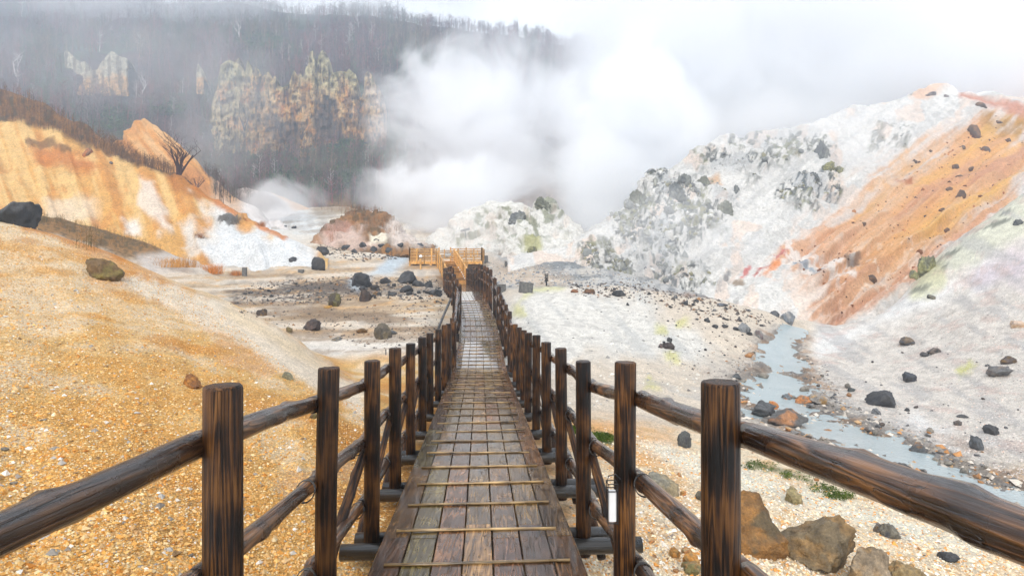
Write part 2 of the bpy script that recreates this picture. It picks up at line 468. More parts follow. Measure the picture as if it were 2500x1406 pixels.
def ground_cols():
    px, py, p = GPX, GPY, GPOS
    wob = fbm(np.stack([px / 60, py / 60, 0 * px], -1), 4, 21)
    wob2 = fbm(np.stack([px / 18, py / 18, 0 * px + 3], -1), 3, 25)
    # streaks that run along the slope / along the valley
    strk = fbm(np.stack([px / 150, py / 13, 0 * px + 9], -1), 4, 41)
    n = fbm(p * 1.3, 4, 33); nf = fbm(p * 5.0, 3, 35)
    c = np.broadcast_to(s2l((222, 208, 190)), px.shape + (3,)).copy()
    slope = sstep(18.0, 16.4, GD) * sstep(1180, 1120, px)
    # left valley floor
    lv = sstep(1140, 1080, px) * (1 - slope)
    c = mix(c, (206, 182, 152), lv)
    c = mix(c, (222, 176, 118), lv * sstep(0.05, 0.5, n) * 0.7)
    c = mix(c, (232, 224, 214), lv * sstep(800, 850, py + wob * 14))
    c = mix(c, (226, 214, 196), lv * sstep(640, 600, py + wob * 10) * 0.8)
    c = mix(c, (226, 230, 230), lv * pmask(px, py, [(600, 490), (700, 480), (800, 540), (780, 580), (700, 575), (620, 545)], 16, wob * 16))
    c = mix(c, (150, 132, 104), lv * pmask(px, py, [(740, 500), (900, 490), (860, 530), (790, 545)], 12, wob * 14) * .7)
    st2 = fbm(np.stack([px / 210, (py + px * .06) / 9, 0 * px + 2], -1), 4, 143)
    c = mix(c, (236, 228, 216), lv * sstep(.0, .4, st2) * .6); c = mix(c, (158, 132, 104), lv * sstep(.1, .5, -st2 + nf * .3) * .6); c = mix(c, (176, 170, 164), lv * sstep(.2, .6, strk * .7 + wob2 * .4) * .5)
    dk = lv * pmask(px, py, [(560, 700), (640, 676), (860, 672), (1080, 690), (1080, 735), (930, 722), (700, 735), (560, 745)], 22, wob * 22)
    c = mix(c, (84, 76, 72), dk * sstep(-0.25, 0.35, strk + nf * 0.5) * 0.85)
    dk2 = lv * pmask(px, py, [(640, 770), (860, 735), (1060, 760), (1060, 800), (880, 800), (800, 780)], 26, wob * 24)
    c = mix(c, (120, 108, 98), dk2 * sstep(0.0, 0.45, strk) * 0.7)
    c = mix(c, (150, 118, 80), lv * sstep(0.15, 0.55, strk) * sstep(700, 740, py) * 0.5)
    # bank with brown scrub behind the slope
    sb = pmask(px, py, [(40, 500), (120, 510), (260, 545), (400, 582), (425, 610), (350, 640), (200, 600), (60, 560)], 12, wob * 12) * (GD > 25)
    c = mix(c, (156, 114, 62), sb); c = mix(c, (104, 82, 48), sb * sstep(-0.2, 0.3, nf + wob2 * .6))
    c = mix(c, (214, 203, 194), lv * pmask(px, py, [(330, 620), (480, 612), (560, 640), (450, 668), (350, 660)], 14, wob * 10))
    c = mix(c, (196, 210, 220), lv * lmask(px, py, [(985, 628), (950, 648), (905, 672), (870, 690)], 14, 12, wob * 10) * 0.9)     # milky rivulet
    # gravel slope
    g = np.broadcast_to(s2l((222, 180, 114)), px.shape + (3,)).copy()
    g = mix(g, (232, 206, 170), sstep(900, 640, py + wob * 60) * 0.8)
    g = mix(g, (214, 156, 76), sstep(0.0, 0.55, n + 0.25 * sstep(700, 1250, py)) * 0.75)
    g = mix(g, (234, 212, 180), sstep(0.05, 0.5, -n) * 0.7); g = mix(g, (204, 134, 56), sstep(.15, .5, fbm(p * .6, 4, 37)) * .5)
    g = mix(g, (214, 140, 52), pmask(px, py, [(180, 590), (330, 640), (460, 700), (520, 740), (430, 735), (290, 690), (170, 620)], 16, wob * 18) * 0.55)
    g = mix(g, (206, 128, 40), pmask(px, py, [(60, 535), (180, 570), (300, 615), (310, 640), (160, 600), (60, 560)], 8, wob * 10) * 0.75)
    ch = pmask(px, py, [(262, 676), (330, 676), (420, 690), (560, 740), (690, 800), (790, 880), (900, 960), (880, 1010), (800, 958), (700, 912), (600, 850), (480, 790), (350, 728)], 13, wob * 9 + wob2 * 6)
    g = mix(g, (235, 219, 197), ch)
    g = mix(g, (240, 212, 172), ch * lmask(px, py, [(560, 760), (680, 830), (800, 905)], 16, 14, wob * 10) * 0.6)
    g = mix(g, (198, 208, 216), lmask(px, py, [(800, 880), (840, 915), (890, 960)], 5, 7, wob * 8) * 0.45)
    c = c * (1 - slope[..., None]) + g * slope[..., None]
    # right: the pale bank and its foot
    rb = sstep(1180, 1230, px) * sstep(34, 30, GD)
    wb = pmask(px, py, [(1190, 730), (1330, 700), (1460, 712), (1580, 745), (1680, 800), (1760, 850), (1700, 880), (1560, 870), (1440, 880), (1300, 940), (1200, 960)], 30, wob * 26)
    c = mix(c, (233, 229, 221), rb * wb); c = mix(c, (196, 192, 186), rb * wb * sstep(.12, .5, nf + wob2 * .5) * .55)
    c = mix(c, (205, 204, 200), rb * wb * sstep(0.15, 0.6, fbm(np.stack([(px - py) / 30, (px + py) / 190, 0 * px], -1), 4, 61)) * 0.8)
    c = mix(c, (218, 216, 150), rb * lmask(px, py, [(1270, 735), (1300, 700), (1370, 700)], 7, 9, wob * 10) * 0.8)
    for q in ((1265, 755, 12), (1615, 800, 12), (1665, 785, 14), (1640, 870, 14), (1590, 935, 16)):
        c = mix(c, (212, 208, 130), pmask(px, py, [(q[0] - q[2], q[1] - q[2] * .6), (q[0] + q[2], q[1] - q[2] * .6), (q[0] + q[2] * 1.3, q[1] + q[2]), (q[0] - q[2], q[1] + q[2])], 9, wob2 * 9) * 0.7)
    c = mix(c, (196, 192, 186), rb * sstep(1500, 1600, px) * sstep(880, 960, py) * sstep(-0.1, 0.4, n) * 0.7)
    # near right bank: beige, rusty towards the walkway
    nb = sstep(1200, 1260, px) * sstep(1010, 1080, py + (1700 - px) * 0.10 + wob * 18) * sstep(13.5, 11, GD)
    c = mix(c, (238, 218, 188), nb)
    c = mix(c, (226, 160, 78), nb * sstep(1750, 1500, px + wob * 60) * sstep(-0.35, 0.25, n) * 0.75)
    c = mix(c, (222, 176, 116), nb * sstep(0.1, 0.45, nf) * 0.6)
    c = mix(c, (244, 234, 218), nb * pmask(px, py, [(1540, 1070), (1720, 1110), (2000, 1200), (2400, 1330), (2400, 1360), (2000, 1260), (1700, 1170)], 16, wob * 14) * 0.8)
    # the flats behind the bank: wet, bluish, full of dark grit
    fl = sstep(1180, 1230, px) * sstep(30.2, 32.5, GD)
    c = mix(c, (198, 196, 193), fl); c = mix(c, (150, 150, 150), fl * sstep(0.0, 0.4, wob2 + nf * .6) * .6); c = mix(c, (216, 206, 192), fl * sstep(.1, .5, wob) * .6)
    c = mix(c, (128, 132, 134), fl * sstep(0.0, 0.5, strk + wob2 * 0.4) * 0.9)
    c = mix(c, (214, 190, 164), fl * pmask(px, py, [(1200, 640), (1300, 660), (1420, 690), (1300, 705), (1200, 690)], 20, wob * 20) * 0.7)
    c = mix(c, (150, 112, 84), fl * lmask(px, py, [(1410, 712), (1500, 716), (1700, 735), (1900, 765)], 8, 10, wob * 14) * 0.8)
    # right slope
    rs = sstep(1960, 2010, px) * sstep(40, 34, GD) * (1 - nb) * sstep(1.0, 1.8, GCD)
    c = mix(c, (226, 218, 208), rs); c = mix(c, (186, 178, 170), rs * sstep(.15, .55, nf + n * .4) * .5)
    c = mix(c, (240, 238, 235), rs * lmask(px, py, [(1990, 850), (2120, 800), (2230, 735), (2330, 700), (2420, 660)], 26, 26, wob * 26) * 0.85)
    c = mix(c, (214, 200, 208), rs * pmask(px, py, [(2330, 700), (2420, 640), (2520, 590), (2700, 560), (2700, 700), (2440, 690)], 24, wob * 20) * 0.75)
    c = mix(c, (206, 206, 128), .55 * rs * pmask(px, py, [(2245, 640), (2310, 630), (2320, 690), (2270, 725), (2225, 725), (2232, 680)], 12, wob * 14) * 0.85)
    c = mix(c, (220, 220, 198), rs * pmask(px, py, [(2500, 455), (2380, 560), (2290, 640), (2330, 680), (2420, 610), (2600, 520), (2700, 400)], 14, wob * 16) * 0.8)
    c = mix(c, (110, 112, 100), rs * pmask(px, py, [(2500, 465), (2390, 560), (2240, 650), (2230, 720), (2330, 660), (2420, 600), (2600, 520), (2700, 420)], 14, wob * 16) * sstep(0.15, 0.5, fbm(p * 1.1, 4, 77)) * 0.8)
    c = mix(c, (176, 174, 174), rs * sstep(0.2, 0.6, fbm(np.stack([(px + py * 1.2) / 120, (py - px * .55) / 22, 0 * px], -1), 4, 81)) * 0.55)
    c = mix(c, (212, 180, 168), rs * sstep(0.3, 0.7, n) * 0.4)
    c = mix(c, (206, 204, 120), rs * pmask(px, py, [(2335, 905), (2370, 880), (2385, 895), (2345, 920)], 9, wob2 * 8) * 0.8)
    c = mix(c, (244, 242, 240), rs * pmask(px, py, [(2160, 1040), (2240, 990), (2300, 1030), (2400, 1100), (2330, 1140), (2250, 1080)], 22, wob * 22) * 0.75)
    # creek bed
    cb = sstep(3.0, 1.1, GCD) * (GD < 28)
    c = mix(c, (184, 178, 172), cb * 0.8)
    c = mix(c, (196, 148, 100), cb * sstep(0.05, 0.45, n) * 0.65); c = mix(c, (96, 84, 72), sstep(1.7, 1.2, GCD + nf * .3) * (GD < 28) * .55)
    c = mix(c, (104, 100, 98), cb * sstep(0.1, 0.5, nf) * 0.7)
    c = mix(c, (62, 92, 22), pmask(px, py, [(1395, 1045), (1440, 1050), (1500, 1072), (1495, 1090), (1430, 1078)], 7, wob2 * 6) * 0.9)
    c = mix(c, (80, 100, 40), lmask(px, py, [(1830, 1130), (1960, 1165), (2060, 1215)], 4, 6, wob2 * 7) * 0.8)
    return np.clip(c, 0.02, 0.84)

M_ground = earth_mat('soil_and_gravel', fine=26, coarse=2.6, bump=0.05, mot=0.22, grain=0.38, rough=0.8)
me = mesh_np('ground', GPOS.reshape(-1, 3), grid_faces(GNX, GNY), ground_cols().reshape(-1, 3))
tag(obj('ground', me, M_ground), kind='structure')

# creek water: the part of the same grid along the creek, lying in the carved bed
_sel = (GCD < 1.75) & (GD < 28.5)
rows, cols = np.where(_sel)
r0, r1, c0, c1 = rows.min(), rows.max() + 1, cols.min(), cols.max() + 1
sub = np.s_[r0:r1, c0:c1]
wz = gsmooth(gsmooth(GZ0, 4, 0), 4, 1)[sub] - 0.035 + fbm(GPOS[sub] * 7.0, 2, 90) * 0.004
wpos = GPOS[sub].copy(); wpos[..., 2] = wz
fa = grid_faces(c1 - c0, r1 - r0); keep = _sel[sub].ravel()[fa].all(1)
used, inv = np.unique(fa[keep], return_inverse=True)
m, nt, out = new_mat('milky_water')
geo = N(nt, 'ShaderNodeNewGeometry')
n1 = N(nt, 'ShaderNodeTexNoise', {'Vector': geo.outputs['Position'], 'Scale': 9.0, 'Detail': 5.0, 'Distortion': 1.5})
n2 = N(nt, 'ShaderNodeTexNoise', {'Vector': geo.outputs['Position'], 'Scale': 1.2, 'Detail': 3.0})
b = N(nt, 'ShaderNodeBsdfPrincipled', {'Base Color': mixc(nt, n2.outputs[0], (0.31, 0.385, 0.40), (0.42, 0.48, 0.50)), 'Roughness': 0.16, 'Specular IOR Level': 0.5,
      'Normal': N(nt, 'ShaderNodeBump', {'Height': n1.outputs[0], 'Strength': 0.7, 'Distance': 0.035}).outputs[0]})
nt.links.new(b.outputs[0], out.inputs[0]); M_water = m
tag(obj('stream_water', mesh_np('stream_water', wpos.reshape(-1, 3)[used], inv.reshape(-1, 4)), M_water), kind='structure')

# ------------------------------------------------------------------ hills
M_hill = earth_mat('mineral_soil', fine=6, coarse=0.7, bump=0.16, mot=0.20, grain=0.28, rough=0.88)
M_crag = earth_mat('crusted_rock', fine=5, coarse=0.8, bump=0.17, mot=0.13, grain=0.20, rough=0.85)
M_far = earth_mat('far_slope', fine=1.2, coarse=0.2, bump=0.5, mot=0.3, grain=0.3, rough=0.9)

def gully(px, py, k=0.55, w=26, seed=1):
    """erosion rills that run down a slope: noise stretched along the fall line"""
    return fbm(np.stack([(px + py * k) / w, (py - px * k) / (w * 9), 0 * px], -1), 4, seed)

# left ochre hill
def col_L1(p, px, py):
    wob = fbm(np.stack([px / 50, py / 50, 0 * px], -1), 4, 2); w2 = fbm(np.stack([px / 14, py / 14, 0 * px], -1), 3, 6)
    gl = gully(px, py, -0.35, 22, 3)
    c = np.broadcast_to(s2l((222, 168, 92)), px.shape + (3,)).copy()
    c = mix(c, (236, 200, 136), sstep(-0.1, 0.5, gl + wob * .6) * 0.6)
    c = mix(c, (206, 134, 56), sstep(0.1, 0.6, -gl * .7 + wob * 0.8) * 0.6)
    c = mix(c, (196, 112, 36), pmask(px, py, [(70, 340), (220, 380), (260, 420), (180, 420), (60, 370)], 14, wob * 16) * 0.8)
    c = mix(c, (180, 112, 40), pmask(px, py, [(400, 420), (470, 425), (520, 470), (480, 490), (420, 460)], 10, wob * 10) * 0.85)
    c = mix(c, (240, 226, 204), pmask(px, py, [(110, 480), (220, 490), (230, 560), (120, 540)], 26, wob * 30) * 0.6)
    c = mix(c, (240, 232, 222), pmask(px, py, [(335, 430), (375, 440), (420, 560), (390, 570), (350, 500)], 10, wob * 16) * 0.7)
    c = mix(c, (240, 234, 226), pmask(px, py, [(300, 530), (340, 535), (345, 580), (310, 575)], 10, wob * 14) * 0.9)
    c = mix(c, (226, 218, 208), pmask(px, py, [(475, 490), (530, 500), (640, 560), (780, 620), (780, 720), (500, 720), (490, 600)], 34, wob * 44 + w2 * 12))
    c = mix(c, (228, 229, 229), pmask(px, py, [(540, 530), (600, 540), (700, 585), (780, 640), (780, 720), (520, 720), (510, 620)], 26, wob * 30))
    c = mix(c, (204, 122, 44), lmask(px, py, [(475, 450), (545, 500), (640, 556), (690, 585)], 6, 7, wob * 6) * 0.9)
    c = mix(c, (92, 88, 84), lmask(px, py, [(545, 532), (588, 535)], 9, 6, w2 * 9) * 0.9)
    # scrubby crest
    sc = pmask(px, py, [(-600, -100), (0, 200), (200, 290), (420, 410), (430, 428), (330, 402), (250, 370), (130, 322), (0, 292), (-600, 120)], 9, wob * 10)
    c = mix(c, (126, 86, 44), sc); c = mix(c, (84, 66, 40), sc * sstep(0, 0.4, w2))
    c = mix(c, (176, 118, 52), sc * sstep(0.1, 0.5, wob) * 0.6)
    c = mix(c, (120, 84, 48), lmask(px, py, [(70, 350), (130, 352), (170, 362)], 6, 6, w2 * 9) * 0.8)
    return c
def dsp_L1(p, px, py):
    return fbm(p * 0.16, 4, 8) * 0.5 + gully(px, py, -0.35, 26, 3) * 0.30 + fbm(p * 1.2, 3, 9) * 0.10 + pmask(px, py, [(535, 525), (600, 525), (600, 545), (535, 545)], 8) * (0.3 + fbm(p * 2, 3, 4) * 0.5)
relief('hill', [
  [(-600, 740, 37), (0, 720, 38.5), (300, 710, 41), (500, 705, 42), (640, 700, 41.5), (800, 705, 41.5)],
  [(-600, 480, 50), (0, 560, 48), (200, 580, 48), (400, 600, 47.5), (640, 616, 46.5), (800, 640, 46)],
  [(-600, 160, 72), (0, 292, 66), (130, 320, 64.5), (250, 367, 63), (330, 402, 62), (420, 424, 59.5), (480, 450, 57.5), (545, 495, 55), (640, 553, 52.5), (700, 588, 51), (800, 640, 49)],
  [(-600, 0, 86), (0, 212, 79), (100, 250, 77), (200, 300, 73), (280, 352, 69), (350, 396, 65), (420, 419, 61.5), (480, 447, 59), (545, 494, 56.5), (640, 553, 54), (700, 590, 52.5), (800, 645, 51)],
  [(-600, 300, 120), (0, 480, 110), (420, 560, 90), (640, 640, 70), (800, 680, 60)]],
  -600, 800, 420, [40, 110, 40, 12], dsp_L1, col_L1, M_hill)

# second ochre peak, then the pale scree behind it
def col_L2(p, px, py):
    wob = fbm(np.stack([px / 40, py / 40, 0 * px], -1), 4, 12); gl = gully(px, py, -0.7, 18, 13)
    c = np.broadcast_to(s2l((224, 158, 84)), px.shape + (3,)).copy()
    c = mix(c, (230, 186, 132), sstep(0, 0.5, gl) * 0.7); c = mix(c, (188, 118, 60), sstep(0.05, 0.5, -gl) * 0.6)
    c = mix(c, (226, 200, 176), pmask(px, py, [(520, 440), (580, 470), (720, 560), (720, 640), (560, 580), (520, 510)], 24, wob * 18) * .85)
    c = mix(c, (236, 230, 226), pmask(px, py, [(600, 500), (800, 540), (820, 640), (600, 600)], 20, wob * 14))
    return c
relief('hill', [
  [(180, 640, 72), (400, 640, 72), (620, 640, 70), (860, 640, 66)],
  [(180, 470, 82), (300, 420, 84), (400, 430, 82), (500, 480, 80), (620, 560, 76), (860, 620, 70)],
  [(180, 460, 92), (280, 347, 92), (310, 312, 93), (335, 274, 94), (352, 272, 94), (400, 312, 93), (450, 362, 91), (490, 408, 90), (560, 470, 88), (640, 522, 85), (740, 575, 80), (860, 630, 74)],
  [(180, 520, 120), (340, 420, 125), (640, 600, 110), (860, 680, 95)]],
  180, 860, 220, [30, 60, 12], lambda p, px, py: fbm(p * 0.12, 4, 18) * 0.7 + gully(px, py, -0.7, 20, 13) * 0.5, col_L2, M_hill)
def col_L3(p, px, py):
    wob = fbm(np.stack([px / 40, py / 40, 0 * px], -1), 4, 14)
    c = np.broadcast_to(s2l((228, 222, 218)), px.shape + (3,)).copy()
    c = mix(c, (116, 102, 94), pmask(px, py, [(450, 380), (578, 385), (600, 420), (690, 505), (640, 520), (480, 510)], 12, wob * 12))
    c = mix(c, (216, 160, 88), pmask(px, py, [(570, 390), (590, 390), (700, 470), (800, 530), (820, 545), (740, 520), (650, 460)], 8, wob * 8))
    c = mix(c, (206, 190, 180), pmask(px, py, [(500, 380), (570, 395), (640, 460), (600, 480)], 14, wob * 10))
    return c
relief('hill', [
  [(480, 660, 76), (700, 620, 74), (860, 600, 74)],
  [(480, 560, 92), (600, 510, 94), (700, 520, 92), (860, 570, 86)],
  [(480, 500, 112), (560, 462, 110), (582, 448, 110), (600, 446, 110), (650, 458, 107), (700, 482, 104), (760, 512, 101), (860, 560, 96)],
  [(480, 460, 140), (860, 640, 120)]],
  480, 860, 120, [20, 40, 10], lambda p, px, py: fbm(p * 0.12, 4, 28) * 0.6, col_L3, M_hill)

# brown mound left of the platform
def col_B(p, px, py):
    wob = fbm(np.stack([px / 30, py / 30, 0 * px], -1), 4, 15); w2 = fbm(np.stack([px / 9, py / 9, 0 * px], -1), 3, 16)
    c = np.broadcast_to(s2l((138, 102, 66)), px.shape + (3,)).copy()
    c = mix(c, (166, 118, 66), sstep(0, 0.4, wob) * 0.7); c = mix(c, (84, 70, 46), sstep(0.0, 0.35, w2) * 0.7)
    c = mix(c, (216, 190, 176), pmask(px, py, [(770, 600), (850, 545), (890, 555), (880, 590), (930, 610), (760, 625)], 12, wob * 12) * 0.9)
    c = mix(c, (176, 118, 96), .7 * pmask(px, py, [(790, 585), (850, 540), (870, 546), (810, 592)], 8, wob * 8) * 0.8)
    c = mix(c, (224, 210, 200), pmask(px, py, [(930, 560), (960, 540), (1040, 610), (960, 610)], 12, wob * 10) * 0.9)
    c = mix(c, (236, 226, 206), pmask(px, py, [(900, 580), (935, 575), (945, 600), (905, 602)], 6, wob * 6))
    return c
relief('hill', [
  [(720, 640, 54), (860, 628, 55), (1060, 640, 55)],
  [(720, 618, 57), (800, 592, 59), (880, 590, 58), (960, 600, 58), (1060, 622, 58)],
  [(720, 612, 62), (760, 596, 63), (800, 560, 65), (850, 516, 67), (880, 505, 68), (930, 514, 67), (960, 540, 66), (1000, 578, 65), (1030, 600, 64), (1060, 612, 63)],
  [(720, 640, 80), (880, 590, 84), (1060, 650, 80)]],
  720, 1060, 170, [20, 60, 10], lambda p, px, py: fbm(p * 0.3, 4, 38) * 0.6 + fbm(p * 1.2, 4, 39) * 0.42, col_B, M_crag)

# white mounds behind the platform
CRAG_W = [(1110, 545), (1200, 520), (1300, 500), (1325, 480), (1350, 490), (1390, 530), (1350, 570), (1240, 590), (1120, 580)]
def col_W(p, px, py):
    wob = fbm(np.stack([px / 30, py / 30, 0 * px], -1), 4, 45); w2 = fbm(np.stack([px / 12, py / 10, 0 * px], -1), 4, 46)
    c = np.broadcast_to(s2l((224, 221, 214)), px.shape + (3,)).copy()
    m = pmask(px, py, CRAG_W, 16, wob * 24) * sstep(0.0, 0.4, w2)
    c = mix(c, (140, 142, 118), m * 0.9)
    c = mix(c, (168, 166, 104), pmask(px, py, [(1280, 585), (1310, 580), (1320, 605), (1280, 610)], 8, wob * 10) * 0.8)
    c = mix(c, (150, 152, 128), pmask(px, py, [(1300, 492), (1318, 484), (1345, 490), (1365, 515), (1330, 520)], 6, wob * 8) * 0.85)
    c = mix(c, (150, 152, 150), sstep(590, 640, py) * sstep(0.1, 0.5, w2) * 0.6)
    c = mix(c, (226, 206, 190), sstep(0.2, 0.6, wob) * 0.4)
    return c
relief('hill', [
  [(1000, 668, 59), (1210, 672, 58), (1270, 672, 48), (1600, 700, 44)],
  [(1000, 640, 61), (1100, 615, 61), (1200, 612, 60), (1270, 608, 54), (1400, 620, 52), (1600, 660, 50)],
  [(1000, 622, 66), (1040, 600, 66), (1092, 550, 66), (1110, 516, 66), (1190, 486, 67), (1245, 487, 66), (1298, 501, 65), (1315, 484, 65), (1342, 486, 65), (1370, 514, 65), (1420, 556, 63), (1470, 590, 62), (1520, 618, 60), (1600, 640, 58)],
  [(1000, 650, 80), (1250, 580, 84), (1600, 680, 78)]],
  1000, 1600, 280, [30, 80, 12],
  lambda p, px, py: fbm(p * 0.3, 4, 48) * 0.5 + fbm(p * 1.1, 4, 49) * (0.30 + 0.35 * pmask(px, py, CRAG_W, 20)), col_W, M_crag, smooth=1.6, xs=1.0)

# the big hill on the right
CR1 = [(1490, 540), (1545, 480), (1590, 410), (1640, 415), (1690, 430), (1740, 450), (1800, 470), (1790, 540), (1700, 600), (1640, 620), (1540, 600)]
CR2 = [(1895, 450), (1930, 428), (1990, 420), (2020, 400), (2060, 415), (2050, 460), (1980, 490), (1910, 480)]
CR3 = [(1690, 370), (1760, 335), (1860, 318), (1960, 308), (2030, 350), (2010, 395), (1960, 400), (1900, 420), (1780, 430), (1720, 400)]
CR4 = [(1440, 600), (1560, 590), (1700, 640), (1760, 700), (1680, 715), (1560, 700), (1440, 670)]
CR5 = [(2120, 310), (2200, 300), (2230, 330), (2200, 350), (2130, 345)]
OR = [(2395, 262), (2460, 280), (2800, 310), (2900, 330), (2900, 480), (2520, 440), (2340, 590), (2210, 690), (2040, 790), (1985, 770), (2010, 700), (1950, 690), (1930, 620), (2010, 545), (2100, 475), (2210, 395), (2320, 315)]
def crag_amount(px, py):
    wob = fbm(np.stack([px / 34, py / 34, 0 * px], -1), 4, 52) * 26
    return np.maximum.reduce([pmask(px, py, CR1, 26, wob), pmask(px, py, CR2, 14, wob), pmask(px, py, CR3, 20, wob) * 0.7, pmask(px, py, CR4, 24, wob) * 0.8, pmask(px, py, CR5, 14, wob) * 0.5])
def col_R(p, px, py):
    wob = fbm(np.stack([px / 40, py / 40, 0 * px], -1), 4, 55); w2 = fbm(np.stack([px / 13, py / 12, 0 * px], -1), 4, 56); w3 = fbm(np.stack([px / 45, py / 40, 0 * px + 5], -1), 3, 57)
    al = -px * .81 + py * .58; ac = px * .58 + py * .81
    dg = fbm(np.stack([ac / 16, al / 230, 0 * px], -1), 5, 58)     # streaks down the face
    dg2 = fbm(np.stack([ac / 46, al / 300, 0 * px + 4], -1), 4, 59); w4 = fbm(np.stack([px / 5.5, py / 5, 0 * px], -1), 3, 91)
    c = np.broadcast_to(s2l((222, 219, 214)), px.shape + (3,)).copy()
    c = mix(c, (196, 195, 194), sstep(0.25, 0.7, w3 + w2 * 0.5) * 0.45)
    c = mix(c, (232, 206, 186), sstep(0.25, 0.6, wob) * 0.55)
    cr = crag_amount(px, py)
    dk = cr * sstep(-0.15, 0.30, w2 * .7 + w3 * 0.5 + w4 * .55)
    c = mix(c, (128, 132, 128), dk * 0.88)
    c = mix(c, (70, 74, 70), dk * sstep(0.0, 0.45, w2 * .6 + w4 * .7) * 0.85)
    c = mix(c, (164, 162, 108), cr * sstep(0.15, 0.5, w3) * sstep(-0.1, 0.3, w4) * 0.55)
    c = mix(c, (150, 158, 166), cr * sstep(0.1, 0.5, -w3) * .4)
    c = mix(c, (170, 170, 168), (1 - cr) * sstep(.2, .6, dg + w4 * .4) * .35)
    c = mix(c, (206, 164, 120), pmask(px, py, [(1725, 430), (1755, 425), (1765, 445), (1735, 455)], 6, wob * 8) * 0.8)
    # orange face
    sdo = sd_poly(px, py, OR)
    og = sstep(24, -34, sdo + dg * 44 + wob * 26 + w2 * 12)
    c = mix(c, (212, 186, 168), sstep(60, -20, sdo + wob * 22 + dg * 40) * 0.65)
    o = np.broadcast_to(s2l((220, 164, 108)), px.shape + (3,)).copy()
    o = mix(o, (224, 172, 92), sstep(0.0, 0.5, dg2 * 0.6 + (px - 2250) / 500 * 0.5))
    o = mix(o, (194, 140, 112), sstep(0.05, 0.5, -dg2) * 0.7); o = mix(o, (222, 176, 132), sstep(.05, .5, dg + w4 * .3) * .55)
    o = mix(o, (218, 178, 142), sstep(-110, -10, sdo + dg * 50 + wob * 26) * sstep(2440, 2200, px) * .7)
    o = mix(o, (166, 122, 44), pmask(px, py, [(2400, 268), (2500, 290), (2700, 300), (2700, 360), (2500, 340), (2420, 300)], 14, wob * 12) * 0.8)
    o = mix(o, (204, 154, 138), lmask(px, py, [(2520, 450), (2350, 580), (2220, 680), (2060, 780)], 22, 22, wob * 12) * 0.45)
    o = mix(o, (176, 96, 40), pmask(px, py, [(2190, 435), (2225, 430), (2235, 445), (2200, 450)], 6, w2 * 8) * 0.8)
    o = mix(o, (238, 214, 190), sstep(0.25, 0.5, w2 + dg * 0.4) * sstep(560, 660, py + wob * 40) * 0.75)
    o = mix(o, (216, 168, 140), sstep(2150, 2000, px + wob * 30) * 0.5)
    c = c * (1 - og[..., None]) + o * og[..., None]
    c = mix(c, (232, 222, 214), pmask(px, py, [(1930, 600), (2010, 610), (2090, 640), (2080, 690), (1990, 690), (1930, 680)], 16, wob * 26) * sstep(-0.3, 0.3, w2) * 0.9)
    c = mix(c, (96, 82, 70), pmask(px, py, [(2062, 620), (2095, 625), (2098, 652), (2070, 655)], 6, w2 * 10) * 0.7)
    # crown of the hill
    c = mix(c, (240, 238, 236), lmask(px, py, [(2320, 222), (2420, 226), (2700, 240)], 5, 5, wob * 4))
    c = mix(c, (200, 138, 112), lmask(px, py, [(2350, 232), (2430, 256), (2560, 285)], 9, 6, wob * 6) * 0.9)
    c = mix(c, (230, 190, 160), pmask(px, py, [(2220, 215), (2280, 203), (2310, 212), (2240, 240)], 8, wob * 8) * 0.8)
    # red and blue mineral stains at the foot
    c = mix(c, (190, 104, 94), sstep(-.5, .3, w4 + w2) * pmask(px, py, [(1838, 680), (1845, 650), (1880, 640), (1905, 605), (1928, 600), (1915, 625), (1890, 655), (1870, 665)], 6, w2 * 9) * 0.9)
    c = mix(c, (198, 84, 78), pmask(px, py, [(1808, 672), (1832, 645), (1834, 658), (1812, 678)], 5, w2 * 7) * 0.8)
    c = mix(c, (224, 140, 74), lmask(px, py, [(1870, 670), (1900, 645)], 8, 6, w2 * 8) * 0.8)
    c = mix(c, (136, 156, 172), pmask(px, py, [(1935, 640), (1960, 635), (2010, 670), (1995, 680), (1950, 660)], 7, w2 * 12) * 0.8)
    c = mix(c, (112, 112, 112), pmask(px, py, [(1765, 672), (1780, 662), (1778, 690), (1760, 695)], 4, w2 * 5) * 0.8)
    c = mix(c, (136, 112, 84), pmask(px, py, [(1785, 690), (1810, 680), (1820, 700), (1790, 708)], 5, w2 * 7) * 0.8)
    return c
def dsp_R(p, px, py):
    cr = crag_amount(px, py); og = pmask(px, py, OR, 30)
    ac = px * .58 + py * .81; al = -px * .81 + py * .58
    b = og * (fbm(np.stack([ac / 13, al / 170, 0 * px], -1), 4, 66) * .45 + np.minimum(fbm(np.stack([ac / 30, al / 260, 0 * px], -1), 3, 67), .1) * .7) + fbm(p * 0.12, 3, 60) * 0.8 + fbm(p * 0.5, 4, 61) * 0.35 * (1 - og * 0.6) + fbm(p * 2.0, 3, 62) * 0.10 * (1 - og * 0.5)
    return b + cr * (np.maximum(ridged(p * 0.55, 4, 63), -0.2) * 0.7 + fbm(p * 1.6, 4, 64) * 0.4)
